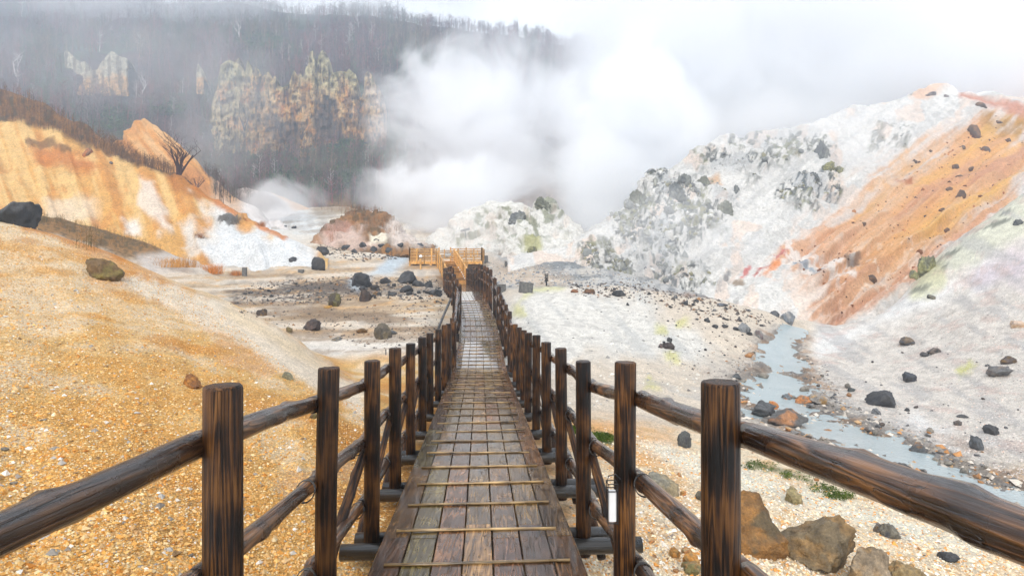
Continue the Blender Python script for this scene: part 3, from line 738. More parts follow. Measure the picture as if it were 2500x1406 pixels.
R_HILL = relief('hill', [
  [(1240, 690, 42), (1450, 700, 41), (1600, 720, 37.5), (1750, 745, 34.5), (1950, 795, 30), (2060, 850, 29), (2300, 850, 33), (2900, 760, 38)],
  [(1240, 650, 47), (1450, 640, 46), (1600, 660, 42), (1750, 690, 38.5), (1950, 740, 34), (2060, 760, 34), (2300, 650, 42), (2900, 500, 50)],
  [(1240, 640, 52), (1430, 590, 50), (1540, 530, 50), (1640, 510, 51), (1750, 500, 53), (1950, 500, 56), (2200, 450, 62), (2500, 340, 72), (2900, 330, 76)],
  [(1240, 640, 58), (1380, 602, 54), (1430, 562, 54), (1480, 527, 55), (1530, 482, 57), (1572, 432, 59), (1590, 412, 60), (1640, 410, 62), (1700, 362, 65), (1760, 337, 68), (1850, 321, 71), (1960, 302, 75), (2080, 257, 80), (2190, 240, 83), (2225, 216, 85), (2275, 205, 86), (2310, 210, 86.5), (2345, 221, 86), (2400, 223, 87), (2500, 233, 88), (2700, 218, 88), (2900, 215, 88)],
  [(1240, 700, 80), (1600, 520, 90), (2275, 330, 118), (2900, 330, 120)]],
  1240, 2900, 640, [30, 110, 130, 14], dsp_R, col_R, M_crag, smooth=1.6, xs=1.0)

# pink slope far right
def col_P(p, px, py):
    wob = fbm(np.stack([px / 50, py / 50, 0 * px], -1), 4, 72)
    c = np.broadcast_to(s2l((216, 176, 154)), px.shape + (3,)).copy()
    c = mix(c, (224, 194, 176), sstep(0, 0.5, wob) * 0.8)
    return c
relief('hill', [
  [(2180, 420, 110), (2900, 420, 110)],
  [(2180, 300, 128), (2300, 215, 130), (2330, 165, 134), (2400, 135, 138), (2500, 98, 142), (2900, -20, 150)],
  [(2180, 400, 170), (2900, 260, 190)]],
  2180, 2900, 140, [50, 12], lambda p, px, py: fbm(p * 0.1, 4, 73) * 1.2, col_P, M_far)

# the wooded hillside at the back
def col_H(p, px, py):
    wob = fbm(np.stack([px / 60, py / 50, 0 * px], -1), 4, 82); w2 = fbm(np.stack([px / 16, py / 12, 0 * px], -1), 3, 83)
    c = np.broadcast_to(s2l((76, 64, 62)), px.shape + (3,)).copy()
    c = mix(c, (94, 66, 62), sstep(0.0, 0.4, wob) * 0.9)
    c = mix(c, (70, 84, 52), sstep(0.1, 0.45, -wob + w2 * 0.3) * 0.8)
    c = mix(c, (62, 84, 44), pmask(px, py, [(720, 360), (800, 345), (920, 350), (930, 390), (820, 400), (640, 420), (640, 390)], 18, wob * 20) * 0.85)
    c = mix(c, (70, 90, 46), pmask(px, py, [(225, 275), (300, 262), (330, 285), (280, 345), (235, 330)], 14, wob * 14) * 0.85)
    c = mix(c, (150, 112, 72), pmask(px, py, [(760, 480), (900, 490), (1000, 520), (1000, 600), (740, 560)], 16, wob * 16) * 0.8)
    c = mix(c, (216, 184, 160), pmask(px, py, [(1000, 420), (1250, 400), (1420, 470), (1420, 620), (960, 620)], 40, wob * 30) * 0.7)
    return c
H_LINES = [
  [(-700, 640, 108), (700, 590, 104), (1000, 580, 100), (1400, 600, 100), (2000, 560, 112), (3200, 540, 125)],
  [(-700, 420, 140), (0, 420, 140), (600, 470, 126), (760, 500, 118), (950, 490, 122), (1200, 470, 130), (1400, 460, 140), (2000, 420, 150), (3200, 380, 160)],
  [(-700, 250, 172), (0, 270, 172), (520, 360, 166), (960, 340, 168), (1400, 330, 176), (2000, 280, 190), (3200, 220, 200)],
  [(-700, 80, 220), (0, 110, 220), (600, 150, 218), (950, 160, 218), (1400, 190, 232), (2000, 220, 240), (3200, 160, 250)],
  [(-700, -110, 300), (0, -25, 300), (400, -12, 295), (800, 14, 290), (1000, 26, 288), (1080, 48, 286), (1150, 70, 286), (1250, 78, 288), (1340, 90, 290), (1430, 112, 296), (1600, 160, 300), (1900, 215, 310), (2300, 180, 310), (3200, 120, 320)],
  [(-700, 100, 380), (3200, 300, 380)]]
oH, HPX, HPY, HPOS = relief('hill', H_LINES, -700, 3200, 330, [26, 40, 40, 50, 8], lambda p, px, py: fbm(p * 0.03, 4, 84) * 4.0 + fbm(p * 0.2, 3, 85) * 0.6, col_H, M_far, smooth=5, xs=3)
# ------------------------------------------------------------------ rock cliffs with pinnacles
def cliff(name, sil, foot, px0, px1, nx, d_top, d_foot, colfn, label, rough_amp=1.0):
    """sil: (px, py) outline of the top; foot: (px, py) of the base; a thick body with a back"""
    s = np.array(sil, float); f = np.array(foot, float)
    px = np.linspace(px0, px1, nx)
    top = np.interp(px, s[:, 0], s[:, 1]); bot = np.interp(px, f[:, 0], f[:, 1])
    top = np.minimum(top, bot - 2)
    nt = 80; T = np.linspace(0, 1, nt)[:, None]
    py = bot[None] * (1 - T) + top[None] * T
    D = d_foot * (1 - T) + d_top * T + 0 * px[None]
    PX = np.broadcast_to(px[None], py.shape)
    # buttresses: each column of rock stands out or back
    b = fbm(np.stack([PX / 22, py / 240, 0 * PX], -1), 4, 101) * 2.4 + fbm(np.stack([PX / 8, py / 40, 0 * PX], -1), 3, 103) * 1.1 + fbm(np.stack([PX / 14, py / 11, 0 * PX], -1), 4, 105) * 1.5
    ed = np.minimum(px - px0, px1 - px)[None] / ((px1 - px0) * .05)
    D = D - b * rough_amp + 16 * (1 - sstep(0, 1, ed + b * .12))
    pos = Pn(PX, py, D)
    back = pos[-1:].copy(); bk = []
    for k in (1, 2, 3):
        q = pos[-1].copy(); sc = (q[:, 1] + 2.5 * k) / q[:, 1]
        q = np.stack([q[:, 0], q[:, 1] + 2.5 * k, q[:, 2] - 0.8 * k * k], -1); bk.append(q)
    q = bk[-1].copy(); q[:, 2] -= 40; q[:, 1] += 6; bk.append(q)
    pos = np.concatenate([pos, np.array(bk)])
    PXa = np.concatenate([PX, np.repeat(PX[-1:], 4, 0)]); PYa = np.concatenate([py, np.repeat(py[-1:], 4, 0)])
    me = mesh_np(name, pos.reshape(-1, 3), grid_faces(nx, pos.shape[0]), np.clip(colfn(pos, PXa, PYa).reshape(-1, 3), .02, .85))
    o = obj(name, me, M_cliff); tag(o, label, 'cliff')
    return o
M_cliff = earth_mat('cliff_rock', fine=0.9, coarse=0.22, bump=0.9, mot=0.34, grain=0.45, rough=0.9)
def col_cliff(p, px, py):
    w = fbm(np.stack([px / 30, py / 30, 0 * px], -1), 4, 110); v = fbm(np.stack([px / 13, py / 34, 0 * px], -1), 4, 111); w2 = fbm(np.stack([px / 9, py / 9, 0 * px], -1), 3, 112)
    c = np.broadcast_to(s2l((204, 150, 78)), px.shape + (3,)).copy()
    c = mix(c, (210, 196, 150), sstep(250, 175, py + w * 30))
    c = mix(c, (186, 178, 138), sstep(650, 560, px + w * 30) * 0.75)
    c = mix(c, (214, 138, 66), sstep(0.05, 0.5, w) * sstep(180, 240, py) * 0.7)
    c = mix(c, (222, 186, 150), sstep(880, 910, px) * 0.75)
    c = mix(c, (112, 84, 62), sstep(0.15, 0.5, -v + w2 * 0.3) * 0.7); c = mix(c, (224, 196, 150), sstep(.1, .5, v + w2 * .3) * .5)
    c = mix(c, (74, 58, 46), sstep(.18, .45, fbm(np.stack([px / 5, py / 15, 0 * px], -1), 4, 118)) * .75)
    c = mix(c, (130, 124, 70), sstep(0.2, 0.5, v) * sstep(230, 190, py) * 0.6)
    c = mix(c, (78, 62, 58), pmask(px, py, [(775, 250), (810, 250), (835, 330), (830, 350), (770, 350), (760, 300)], 10, w * 16) * 0.85)
    c = mix(c, (84, 66, 60), pmask(px, py, [(660, 290), (720, 300), (720, 350), (660, 350)], 12, w * 16) * 0.7)
    return c
cliff('rock_cliff',
  [(508,300),(520,240),(530,214),(538,160),(548,152),(560,146),(572,152),(584,140),(590,168),(598,176),(604,146),(612,168),(618,176),(624,162),(630,168),(640,190),(650,178),(656,176),(664,196),(672,184),(678,206),(690,214),(704,210),(712,186),(718,172),(726,184),(734,180),(740,190),(747,164),(752,160),(755,134),(758,126),(764,124),(768,134),(770,166),(773,172),(777,140),(782,128),(788,122),(796,130),(802,142),(804,174),(812,178),(830,174),(846,176),(852,168),(860,176),(868,182),(872,196),(874,230),(882,240),(888,226),(890,190),(894,176),(900,174),(908,184),(916,206),(924,212),(930,220),(938,246),(944,270),(950,300),(960,330)],
  [(500,385),(560,400),(965,400)], 502, 964, 420, 184, 166, col_cliff,
  'ochre rock cliff with thin grey pinnacles standing above the wooded slope', 1.0)
def col_cliff2(p, px, py):
    w = fbm(np.stack([px / 20, py / 20, 0 * px], -1), 4, 120); v = fbm(np.stack([px / 7, py / 40, 0 * px], -1), 4, 121)
    c = np.broadcast_to(s2l((196, 186, 160)), px.shape + (3,)).copy()
    c = mix(c, (206, 160, 104), sstep(165, 200, py + w * 20)); c = mix(c, (110, 92, 74), sstep(0.1, 0.45, -v) * 0.7)
    return c
cliff('rock_cliff', [(150,190),(157,128),(163,122),(170,130),(178,140),(188,146),(200,152),(208,150),(214,168),(226,172),(238,170),(242,160),(256,142),(264,132),(272,126),(280,128),(284,136),(292,138),(308,142),(318,150),(322,180)],
  [(150,232),(322,236)], 152, 320, 170, 205, 193, col_cliff2, 'small pale rock cliff with two humps high in the bare wood', 0.5)
cliff('rock_spire', [(478,196),(481,160),(484,156),(488,164),(494,178),(499,196)], [(478,230),(500,230)], 479, 499, 40, 196, 190, col_cliff2, 'slim lone rock spire beside the big ochre cliff', 0.25)

# ------------------------------------------------------------------ bare wood on the hillside
def twig_tree(rng, h=1.0, nb=13, nt=2, w=0.016):
    """thin bare tree of flat-sided wood: returns verts, quads (height about h)"""
    V = []; Q = []
    def bar(a, b, wa, wb):
        a = np.array(a, float); b = np.array(b, float); t = b - a; t /= np.linalg.norm(t) + 1e-9
        r = rng.normal(size=3); x = np.cross(t, r); x /= np.linalg.norm(x); y = np.cross(t, x)
        n = len(V)
        for p, ww in ((a, wa), (b, wb)):
            for k in range(3):
                an = 2 * math.pi * k / 3
                V.append(p + (x * math.cos(an) + y * math.sin(an)) * ww)
        for k in range(3): Q.append((n + k, n + (k + 1) % 3, n + 3 + (k + 1) % 3, n + 3 + k))
    lean = rng.normal(size=2) * 0.05
    pts = [np.array([lean[0] * t + rng.normal() * 0.012 * (t > 0), lean[1] * t + rng.normal() * 0.012 * (t > 0), t]) for t in (0, .3, .55, .78, 1.0)]
    for i in range(4): bar(pts[i], pts[i + 1], w * (1 - i * .23), w * (1 - (i + 1) * .23) + 0.001)
    for k in range(nb):
        t = rng.uniform(.25, .95); j = min(int(t * 4), 3); a = np.array([np.interp(t, (0, .3, .55, .78, 1), [p[i] for p in pts]) for i in range(3)])
        an = rng.uniform(0, 6.28); L = rng.uniform(.14, .34) * (1.25 - t * .7); up = rng.uniform(.5, 1.3)
        dr = np.array([math.cos(an), math.sin(an), up]); dr /= np.linalg.norm(dr); e = a + dr * L
        bar(a, e, w * .42, w * .16)
        for q in range(nt):
            s = rng.uniform(.3, .9); a2 = a + dr * L * s; d2 = dr + rng.normal(size=3) * .5; d2[2] = abs(d2[2]); d2 /= np.linalg.norm(d2)
            bar(a2, a2 + d2 * L * rng.uniform(.35, .7), w * .22, w * .09)
    return np.array(V) * h, np.array(Q)

def scatter_mesh(name, variants, pts, hs, cols, rng, mat, label=None, cat=None, kind='stuff'):
    VV = []; QQ = []; CC = []; n = 0
    vi = rng.integers(0, len(variants), len(pts)); an = rng.uniform(0, 6.28, len(pts))
    for k, (v, q) in enumerate(variants):
        sel = np.where(vi == k)[0]
        if not len(sel): continue
        ca, sa = np.cos(an[sel])[:, None], np.sin(an[sel])[:, None]
        x = v[None, :, 0] * ca - v[None, :, 1] * sa; y = v[None, :, 0] * sa + v[None, :, 1] * ca; z = np.broadcast_to(v[None, :, 2], x.shape)
        w = np.stack([x, y, z], -1) * hs[sel][:, None, None] + pts[sel][:, None, :]
        VV.append(w.reshape(-1, 3)); QQ.append((q[None] + (n + np.arange(len(sel)) * len(v))[:, None, None]).reshape(-1, q.shape[1]))
        CC.append(np.repeat(cols[sel], len(v), 0)); n += w.shape[0] * w.shape[1]
    me = mesh_np(name, np.concatenate(VV), np.concatenate(QQ), np.concatenate(CC), smooth=False)
    o = obj(name, me, mat); tag(o, label, cat, None, kind)
    return o
M_twig = plain_mat('bare_wood', (1, 1, 1), rough=0.9, spec=0.1, noise=0.2, scale=3, attr=True)

rng = np.random.default_rng(11)
variants = [twig_tree(rng) for _ in range(9)]
# sample the hillside evenly in area seen
hx = CX + F * HPOS[..., 0] / HPOS[..., 1]; hy = YH - F * HPOS[..., 2] / HPOS[..., 1]
rowsN = 150
NT = 17000
ri = rng.uniform(2, rowsN - 0.01, NT * 2); ci = rng.uniform(0, HPOS.shape[1] - 1.01, NT * 2)
ri = np.where(rng.random(NT * 2) < .16, rng.uniform(148, 158, NT * 2), ri)
r0_ = ri.astype(int); c0_ = ci.astype(int); fr = (ri - r0_)[:, None]; fc = (ci - c0_)[:, None]
bp = (HPOS[r0_, c0_] * (1 - fr) * (1 - fc) + HPOS[np.minimum(r0_ + 1, HPOS.shape[0] - 1), c0_] * fr * (1 - fc) + HPOS[r0_, c0_ + 1] * (1 - fr) * fc + HPOS[np.minimum(r0_ + 1, HPOS.shape[0] - 1), c0_ + 1] * fr * fc)
bx = CX + F * bp[:, 0] / bp[:, 1]; by = YH - F * bp[:, 2] / bp[:, 1]
inframe = (bx > -260) & (bx < 2650)
# thin behind the big steam cloud, none on the cliff face or on the pale slope under the steam
keep = inframe & (rng.random(NT * 2) < np.where(bx > 1500, .35, 1.0))
keep &= ~((sd_poly(bx, by, [(1000, 420), (1250, 400), (1420, 470), (1420, 640), (960, 640)]) < 0))
keep &= ~((sd_poly(bx, by, [(530, 200), (700, 190), (870, 170), (960, 330), (860, 330), (700, 330), (560, 330)]) < 0) & (bp[:, 1] < 196) & (rng.random(NT * 2) < np.where(by > 285, .12, .95)))
keep &= ~((sd_poly(bx, by, [(140, 130), (330, 130), (335, 262), (140, 250)]) < 0) & (rng.random(NT * 2) < .85))
keep &= ~((sd_poly(bx, by, [(500, 330), (700, 300), (960, 330), (965, 345), (700, 345), (500, 345)]) < 0) & (rng.random(NT * 2) < .6))
keep &= ~((by > 500) & (bx > 700) & (rng.random(NT * 2) < .6))
bp = bp[keep][:NT]; bx = bx[keep][:NT]; by = by[keep][:NT]
n_ = len(bp)
tone = fbm(np.stack([bx / 110, by / 70, 0 * bx], -1), 4, 130)
base = np.array([s2l((112, 98, 98)), s2l((124, 82, 80)), s2l((92, 96, 76)), s2l((122, 102, 84))])
kind_ = np.clip(np.round(1.2 + tone * 2.2 + rng.normal(size=n_) * .7), 0, 3).astype(int)
cols_ = base[kind_] * rng.uniform(.45, 1.6, (n_, 1))
birch = rng.random(n_) < .014; cols_[birch] = s2l((196, 188, 182))
hs_ = rng.uniform(4.5, 8.5, n_) * np.where(by > 300, .66, 1.0) * (1 + .35 * fbm(np.stack([bx / 60, by / 60, 0 * bx], -1), 3, 133))
scatter_mesh('forest', variants, bp - np.array([0, 0, .4]), hs_, cols_, rng, M_twig, 'bare grey and purple-brown wood covering the misty hillside', 'forest')

# ------------------------------------------------------------------ low scrub, bamboo grass
def leaf_clump(rng, n=26, size=1.0, flat=.5):
    V = []; Q = []
    for k in range(n):
        c = rng.normal(size=3) * np.array([.45, .45, .22 * flat]) + np.array([0, 0, .3]); a = rng.normal(size=3); a /= np.linalg.norm(a); b = np.cross(a, rng.normal(size=3)); b /= np.linalg.norm(b)
        i = len(V); l = rng.uniform(.14, .28); w = l * .34
        V += [c - a * l, c + b * w, c + a * l, c - b * w]; Q.append((i, i + 1, i + 2, i + 3))
    return np.array(V) * size, np.array(Q)
rng = np.random.default_rng(5)
lv = [leaf_clump(rng) for _ in range(5)]
def on_hill(px, py):
    m = np.hypot(hx - px, hy - py); k = np.unravel_index(np.argmin(m), m.shape); return HPOS[k]
def blobs(spec, n):
    out = []
    for (x, y, rx, ry, w) in spec:
        for k in range(int(n * w)):
            a = rng.uniform(0, 6.28); r = math.sqrt(rng.random()); out.append((x + math.cos(a) * r * rx, y + math.sin(a) * r * ry))
    return out
bl = blobs([(860, 372, 70, 26, 1.2), (760, 362, 60, 18, .8), (670, 395, 50, 26, .7), (690, 430, 60, 24, .6), (800, 430, 90, 40, .5), (275, 290, 40, 30, .8), (110, 95, 60, 30, .5), (410, 270, 30, 16, .3), (620, 100, 60, 30, .4), (330, 90, 60, 30, .3)], 300)
bpts = np.array([on_hill(*b) for b in bl]) + rng.normal(size=(len(bl), 3)) * np.array([.5, .5, .1])
bc = np.array([s2l((62, 88, 46)), s2l((84, 108, 58)), s2l((48, 70, 40))])[rng.integers(0, 3, len(bl))] * rng.uniform(.7, 1.3, (len(bl), 1))
scatter_mesh('bamboo_grass', lv, bpts, rng.uniform(1.2, 2.4, len(bl)), bc, rng, M_twig, 'dark green patches of bamboo grass on the wooded slope', 'bamboo grass')

# scrub along the crest of the left hill: dry stalks and twigs
SX = np.concatenate([s[0] for s in SHEETS]) if SHEETS else None
# ------------------------------------------------------------------ look-up of hill surfaces
def reg(name_prefix='hill'):
    for o in list(C.objects):
        if o.type == 'MESH' and o.name.split('.')[0] == 'hill':
            me = o.data; a = np.empty(len(me.vertices) * 3, np.float32); me.vertices.foreach_get('co', a); p = a.reshape(-1, 3).astype(float)
            p = p[p[:, 1] > .5]
            SHEETS.append((CX + F * p[:, 0] / p[:, 1], YH - F * p[:, 2] / p[:, 1], p))
SHEETS.clear(); reg()

# twiggy scrub on the crest of the left hill
rng = np.random.default_rng(21)
sv = [twig_tree(rng, nb=9, nt=2, w=.016) for _ in range(6)]
band = [(-40, 190), (40, 222), (100, 252), (200, 304), (280, 354), (350, 396), (420, 420)]
low = [(-40, 280), (0, 290), (130, 320), (250, 367), (330, 402), (420, 424)]
sp = []
while len(sp) < 900:
    x = rng.uniform(-40, 425); a = np.interp(x, [b[0] for b in band], [b[1] for b in band]); b_ = np.interp(x, [b[0] for b in low], [b[1] for b in low])
    sp.append((x, a + (b_ - a) * rng.random() ** .8 + 2))
sp = np.array(sp); l1 = SHEETS[0]
def sheet_pts(sheet, q):
    out = []
    for x, y in q:
        m = np.abs(sheet[0] - x) < 14; i = np.where(m)[0]; k = i[np.argmin(np.hypot(sheet[0][i] - x, sheet[1][i] - y) + sheet[2][i][:, 1] * .02)]
        out.append(sheet[2][k])
    return np.array(out)
pp = sheet_pts(l1, sp) + rng.normal(size=(len(sp), 3)) * np.array([.25, .25, 0]) - np.array([0, 0, .08])
cc = np.array([s2l((120, 84, 52)), s2l((92, 66, 50)), s2l((156, 112, 62)), s2l((100, 80, 70))])[rng.integers(0, 4, len(sp))] * rng.uniform(.7, 1.2, (len(sp), 1))
scatter_mesh('scrub', sv, pp, rng.uniform(.6, 1.7, len(sp)), cc, rng, M_twig, 'brown leafless scrub along the crest of the ochre hill', 'scrub')

def scrub_patch(spec, n, hr, cols, label, ground=False):
    q = blobs(spec, n)
    pts = [hit(*b) if ground else sheet_hit(b[0], b[1], 7) for b in q]
    pts = np.array([tuple(p) for p in pts]); pts[:, 2] -= .05
    cc = np.array([s2l(c) for c in cols])[rng.integers(0, len(cols), len(pts))] * rng.uniform(.7, 1.25, (len(pts), 1))
    scatter_mesh('scrub', sv, pts, rng.uniform(hr[0], hr[1], len(pts)), cc, rng, M_twig, label, 'scrub')
scrub_patch([(880, 515, 55, 14, 1.0), (900, 545, 50, 22, .8), (960, 565, 36, 22, .4), (800, 575, 26, 14, .3), (830, 510, 60, 10, .4)], 150, (.35, .9), [(128, 92, 54), (96, 76, 46), (164, 108, 56)], 'brown dry scrub over the mound left of the platform')
scrub_patch([(545, 435, 30, 20, 1.0), (560, 470, 40, 26, .9), (620, 470, 26, 26, .5), (520, 425, 20, 14, .5)], 110, (1.0, 2.6), [(92, 78, 72), (112, 88, 80), (84, 82, 66)], 'grey brown scrub on the shoulder of the steaming scree')
scrub_patch([(110, 530, 50, 16, .8), (200, 556, 70, 16, 1.0), (300, 578, 70, 16, 1.0), (380, 600, 40, 12, .7), (150, 540, 60, 14, .6), (250, 600, 70, 18, .5)], 130, (.18, .55), [(112, 86, 48), (84, 74, 44), (150, 108, 58), (96, 92, 56)], 'low brown scrub on the bank behind the gravel slope', True)
# ------------------------------------------------------------------ single bare trees
def bare_tree(name, base, h, spread, seed, col, label, cat='tree', stems=4, group=None, depth=4, flat=.55):
    rg = random.Random(seed); tr = MB(); cr = MB()
    def grow(a, d, L, r, lev):
        pts = [a]; p = a.copy(); dd = d.copy(); n = 3
        for k in range(n):
            dd = (dd + Vector((rg.gauss(0, .16), rg.gauss(0, .16), rg.gauss(.03, .10)))).normalized(); p = p + dd * (L / n); pts.append(p.copy())
        (tr if lev == 0 else cr).tube(pts, [r * (1 - .5 * i / n) for i in range(n + 1)], n=5 if lev == 0 else 3, col=col, cap=lev == 0)
        if lev < depth:
            for k in range(rg.choice((2, 3, 3)) + (lev == depth - 1)):
                j = rg.choice((1, 2, 3)); an = rg.uniform(0, 6.28)
                side = Vector((math.cos(an), math.sin(an), rg.uniform(.0, .5)))
                nd = (dd * flat + side * rg.uniform(.5, .9) + Vector((0, 0, .12))).normalized()
                grow(pts[j], nd, L * rg.uniform(.5, .72), r * .42, lev + 1)
    for s in range(stems):
        an = rg.uniform(0, 6.28); t = spread * rg.uniform(.25, .6)
        grow(Vector((math.cos(an) * .12, math.sin(an) * .12, -.15)), Vector((math.cos(an) * t, math.sin(an) * t, 1)).normalized(), h * .45, h * .023, 0)
    e = empty(name, base); tag(e, label, cat, group)
    obj('trunk', tr.mesh('trunk'), M_twig, e); obj('crown', cr.mesh('crown'), M_twig, e)
    return e
tb = sheet_hit(436, 421)
bare_tree('bare_tree', sheet_pts(l1, [(436, 424)])[0], 5.6, .5, 3, s2l((66, 40, 38)), 'spreading bare brown tree alone on the shoulder of the ochre hill', stems=7, depth=5)
bare_tree('bare_shrub', sheet_pts(l1, [(484, 449)])[0], 2.2, 1.5, 5, s2l((96, 70, 64)), 'low bare shrub leaning out beside the lone brown tree', cat='shrub', stems=6, depth=3)
for k, (x, y, h) in enumerate([(305, 372, 2.2), (330, 390, 1.9), (290, 362, 1.8), (352, 398, 1.6), (268, 350, 2.1)]):
    bare_tree('bare_shrub', sheet_pts(l1, [(x, y)])[0], h, .7, 40 + k, s2l((104, 78, 58)), 'thin upright bare shrub on the scrubby crest below the ochre peak', cat='shrub', stems=4, depth=3, group='bare shrubs on the scrubby crest')
k = 0
for x, y, h, lab in [(360, 235, 9, 'pale bare birch with a bent limb in the wood'), (58, 190, 10, 'tall white birch stem at the edge of the bare wood'), (140, 100, 11, 'white birch trunk among the green bamboo grass up the hill'), (590, 95, 10, 'pale forked birch above the ochre cliff'),
                  (620, 330, 8.5, 'dark bare tree standing in front of the cliff face, further from the steam'), (700, 345, 9, 'dark bare tree in front of the middle of the cliff face'), (752, 355, 6, 'short dark bare tree at the foot of the ochre cliff')]:
    p = Vector(on_hill(x, y)); pale = 'birch' in lab
    bare_tree('birch_tree' if pale else 'bare_tree', p - Vector((0, 6, 0)) if not pale else p - Vector((0, 2, 0)), h, .5, 60 + k, s2l((206, 198, 192)) if pale else s2l((70, 56, 56)), lab, stems=2 if pale else 3, depth=3); k += 1

# ------------------------------------------------------------------ dry grass tufts
def tuft(base, size, n, seed, col, label, wide=1.0, name='grass_tuft'):
    rg = np.random.default_rng(seed); V = []; Q = []; cs = []
    for k in range(n):
        a = rg.uniform(0, 6.28); r = math.sqrt(rg.random()) * .5 * wide; b = np.array([math.cos(a) * r, math.sin(a) * r * .7, -.03])
        h = rg.uniform(.5, 1.0) * size; ln = rg.normal(size=2) * .3 * size; w = np.array([math.cos(a + 1.5), math.sin(a + 1.5), 0]) * .012
        i = len(V); m = b + np.array([ln[0] * .35, ln[1] * .35, h * .6]); t = b + np.array([ln[0], ln[1], h])
        V += [b - w, b + w, m + w * .7, m - w * .7, t + w * .15, t - w * .15]; Q += [(i, i + 1, i + 2, i + 3), (i + 3, i + 2, i + 4, i + 5)]
        cs += [s2l(col) * rg.uniform(.65, 1.25)] * 6
    o = obj(name, mesh_np(name, np.array(V), np.array(Q), np.array(cs), False), M_twig, loc=base); tag(o, label, 'grass tuft'); return o
tuft(hit(425, 652), .75, 420, 1, (196, 142, 74), 'widest tuft of dry orange grass on the left valley floor', 3.4)
tuft(hit(518, 668), .8, 300, 2, (206, 132, 60), 'bushy orange grass tuft nearer the stubby dark post', 1.6)
tuft(hit(578, 672), .45, 160, 3, (190, 124, 66), 'small orange grass tuft just beside the stubby dark post', 1.0)
tuft(sheet_hit(640, 556), .7, 140, 4, (176, 118, 66), 'upright dry grass tuft on the edge of the white scree', .7)
tuft(sheet_hit(487, 582), .6, 110, 5, (150, 100, 60), 'brown grass clump at the foot of the ochre slope', .9)
tuft(hit(497, 620), .4, 140, 6, (96, 84, 66), 'dark flat grass clump on the pale flat below the ochre slope', 1.2)
tuft(hit(562, 622), .35, 110, 7, (150, 108, 70), 'low brown grass clump below the white scree', 1.0)

# ------------------------------------------------------------------ walkway
W_deck = wood_mat('wet_deck_boards', [(0.10, (0.024, 0.013, 0.006)), (0.40, (0.100, 0.056, 0.024)), (0.62, (0.20, 0.118, 0.052)), (0.85, (0.33, 0.205, 0.095))], rough=(0.06, 0.30), stretch=(10, 0.55, 10), coat=0.42, bump=0.004, attr=True, per_object=False, spec=.4)
W_wet = wood_mat('flooded_deck_boards', [(0.10, (0.05, 0.04, 0.035)), (0.42, (0.12, 0.09, 0.07)), (0.72, (0.20, 0.16, 0.12)), (1.0, (0.30, 0.25, 0.2))], rough=(0.03, 0.10), stretch=(10, 0.55, 10), coat=1.0, bump=0.0006, attr=True, per_object=False)
W_post = wood_mat('wet_dark_posts', [(0.18, (0.003, 0.0014, 0.0008)), (0.36, (0.018, 0.0068, 0.0024)), (0.50, (0.070, 0.027, 0.0068)), (0.72, (0.155, 0.066, 0.017))], rough=(0.30, 0.55), stretch=(19, 19, 0.7), coat=0.05, bump=0.006, spec=.25)
W_rail = wood_mat('wet_round_rails', [(0.18, (0.005, 0.0024, 0.0013)), (0.38, (0.028, 0.011, 0.0042)), (0.52, (0.085, 0.034, 0.010)), (0.70, (0.20, 0.088, 0.028))], rough=(0.14, 0.42), stretch=(15, 15, 0.7), coat=0.5, bump=0.008)
W_batten = wood_mat('split_bamboo', [(0.2, (0.07, 0.045, 0.02)), (0.5, (0.28, 0.18, 0.075)), (0.8, (0.46, 0.32, 0.15))], rough=(0.2, 0.4), stretch=(0.6, 12, 12), coat=0.3, bump=0.001)
W_beam = wood_mat('black_timber', [(0.2, (0.004, 0.004, 0.004)), (0.6, (0.016, 0.013, 0.011)), (0.9, (0.05, 0.035, 0.025))], rough=(0.2, 0.45), stretch=(0.7, 10, 10), coat=0.4)
W_yellow = wood_mat('new_yellow_timber', [(0.1, (0.34, 0.16, 0.035)), (0.45, (0.57, 0.30, 0.075)), (0.85, (0.68, 0.40, 0.12))], rough=(0.4, 0.6), stretch=(3, 3, 1.0), coat=0.1, bump=0.001)

def wdir(d):
    x1, z1 = walk(d - .05); x2, z2 = walk(d + .05)
    return Vector((x2 - x1, .1, z2 - z1)).normalized()
def wpt(d, off=0.0, up=0.0):
    x, z = walk(d); t = wdir(d); n = Vector((t.y, -t.x, 0)).normalized()
    return Vector((x, d, z)) + n * off + Vector((0, 0, up))

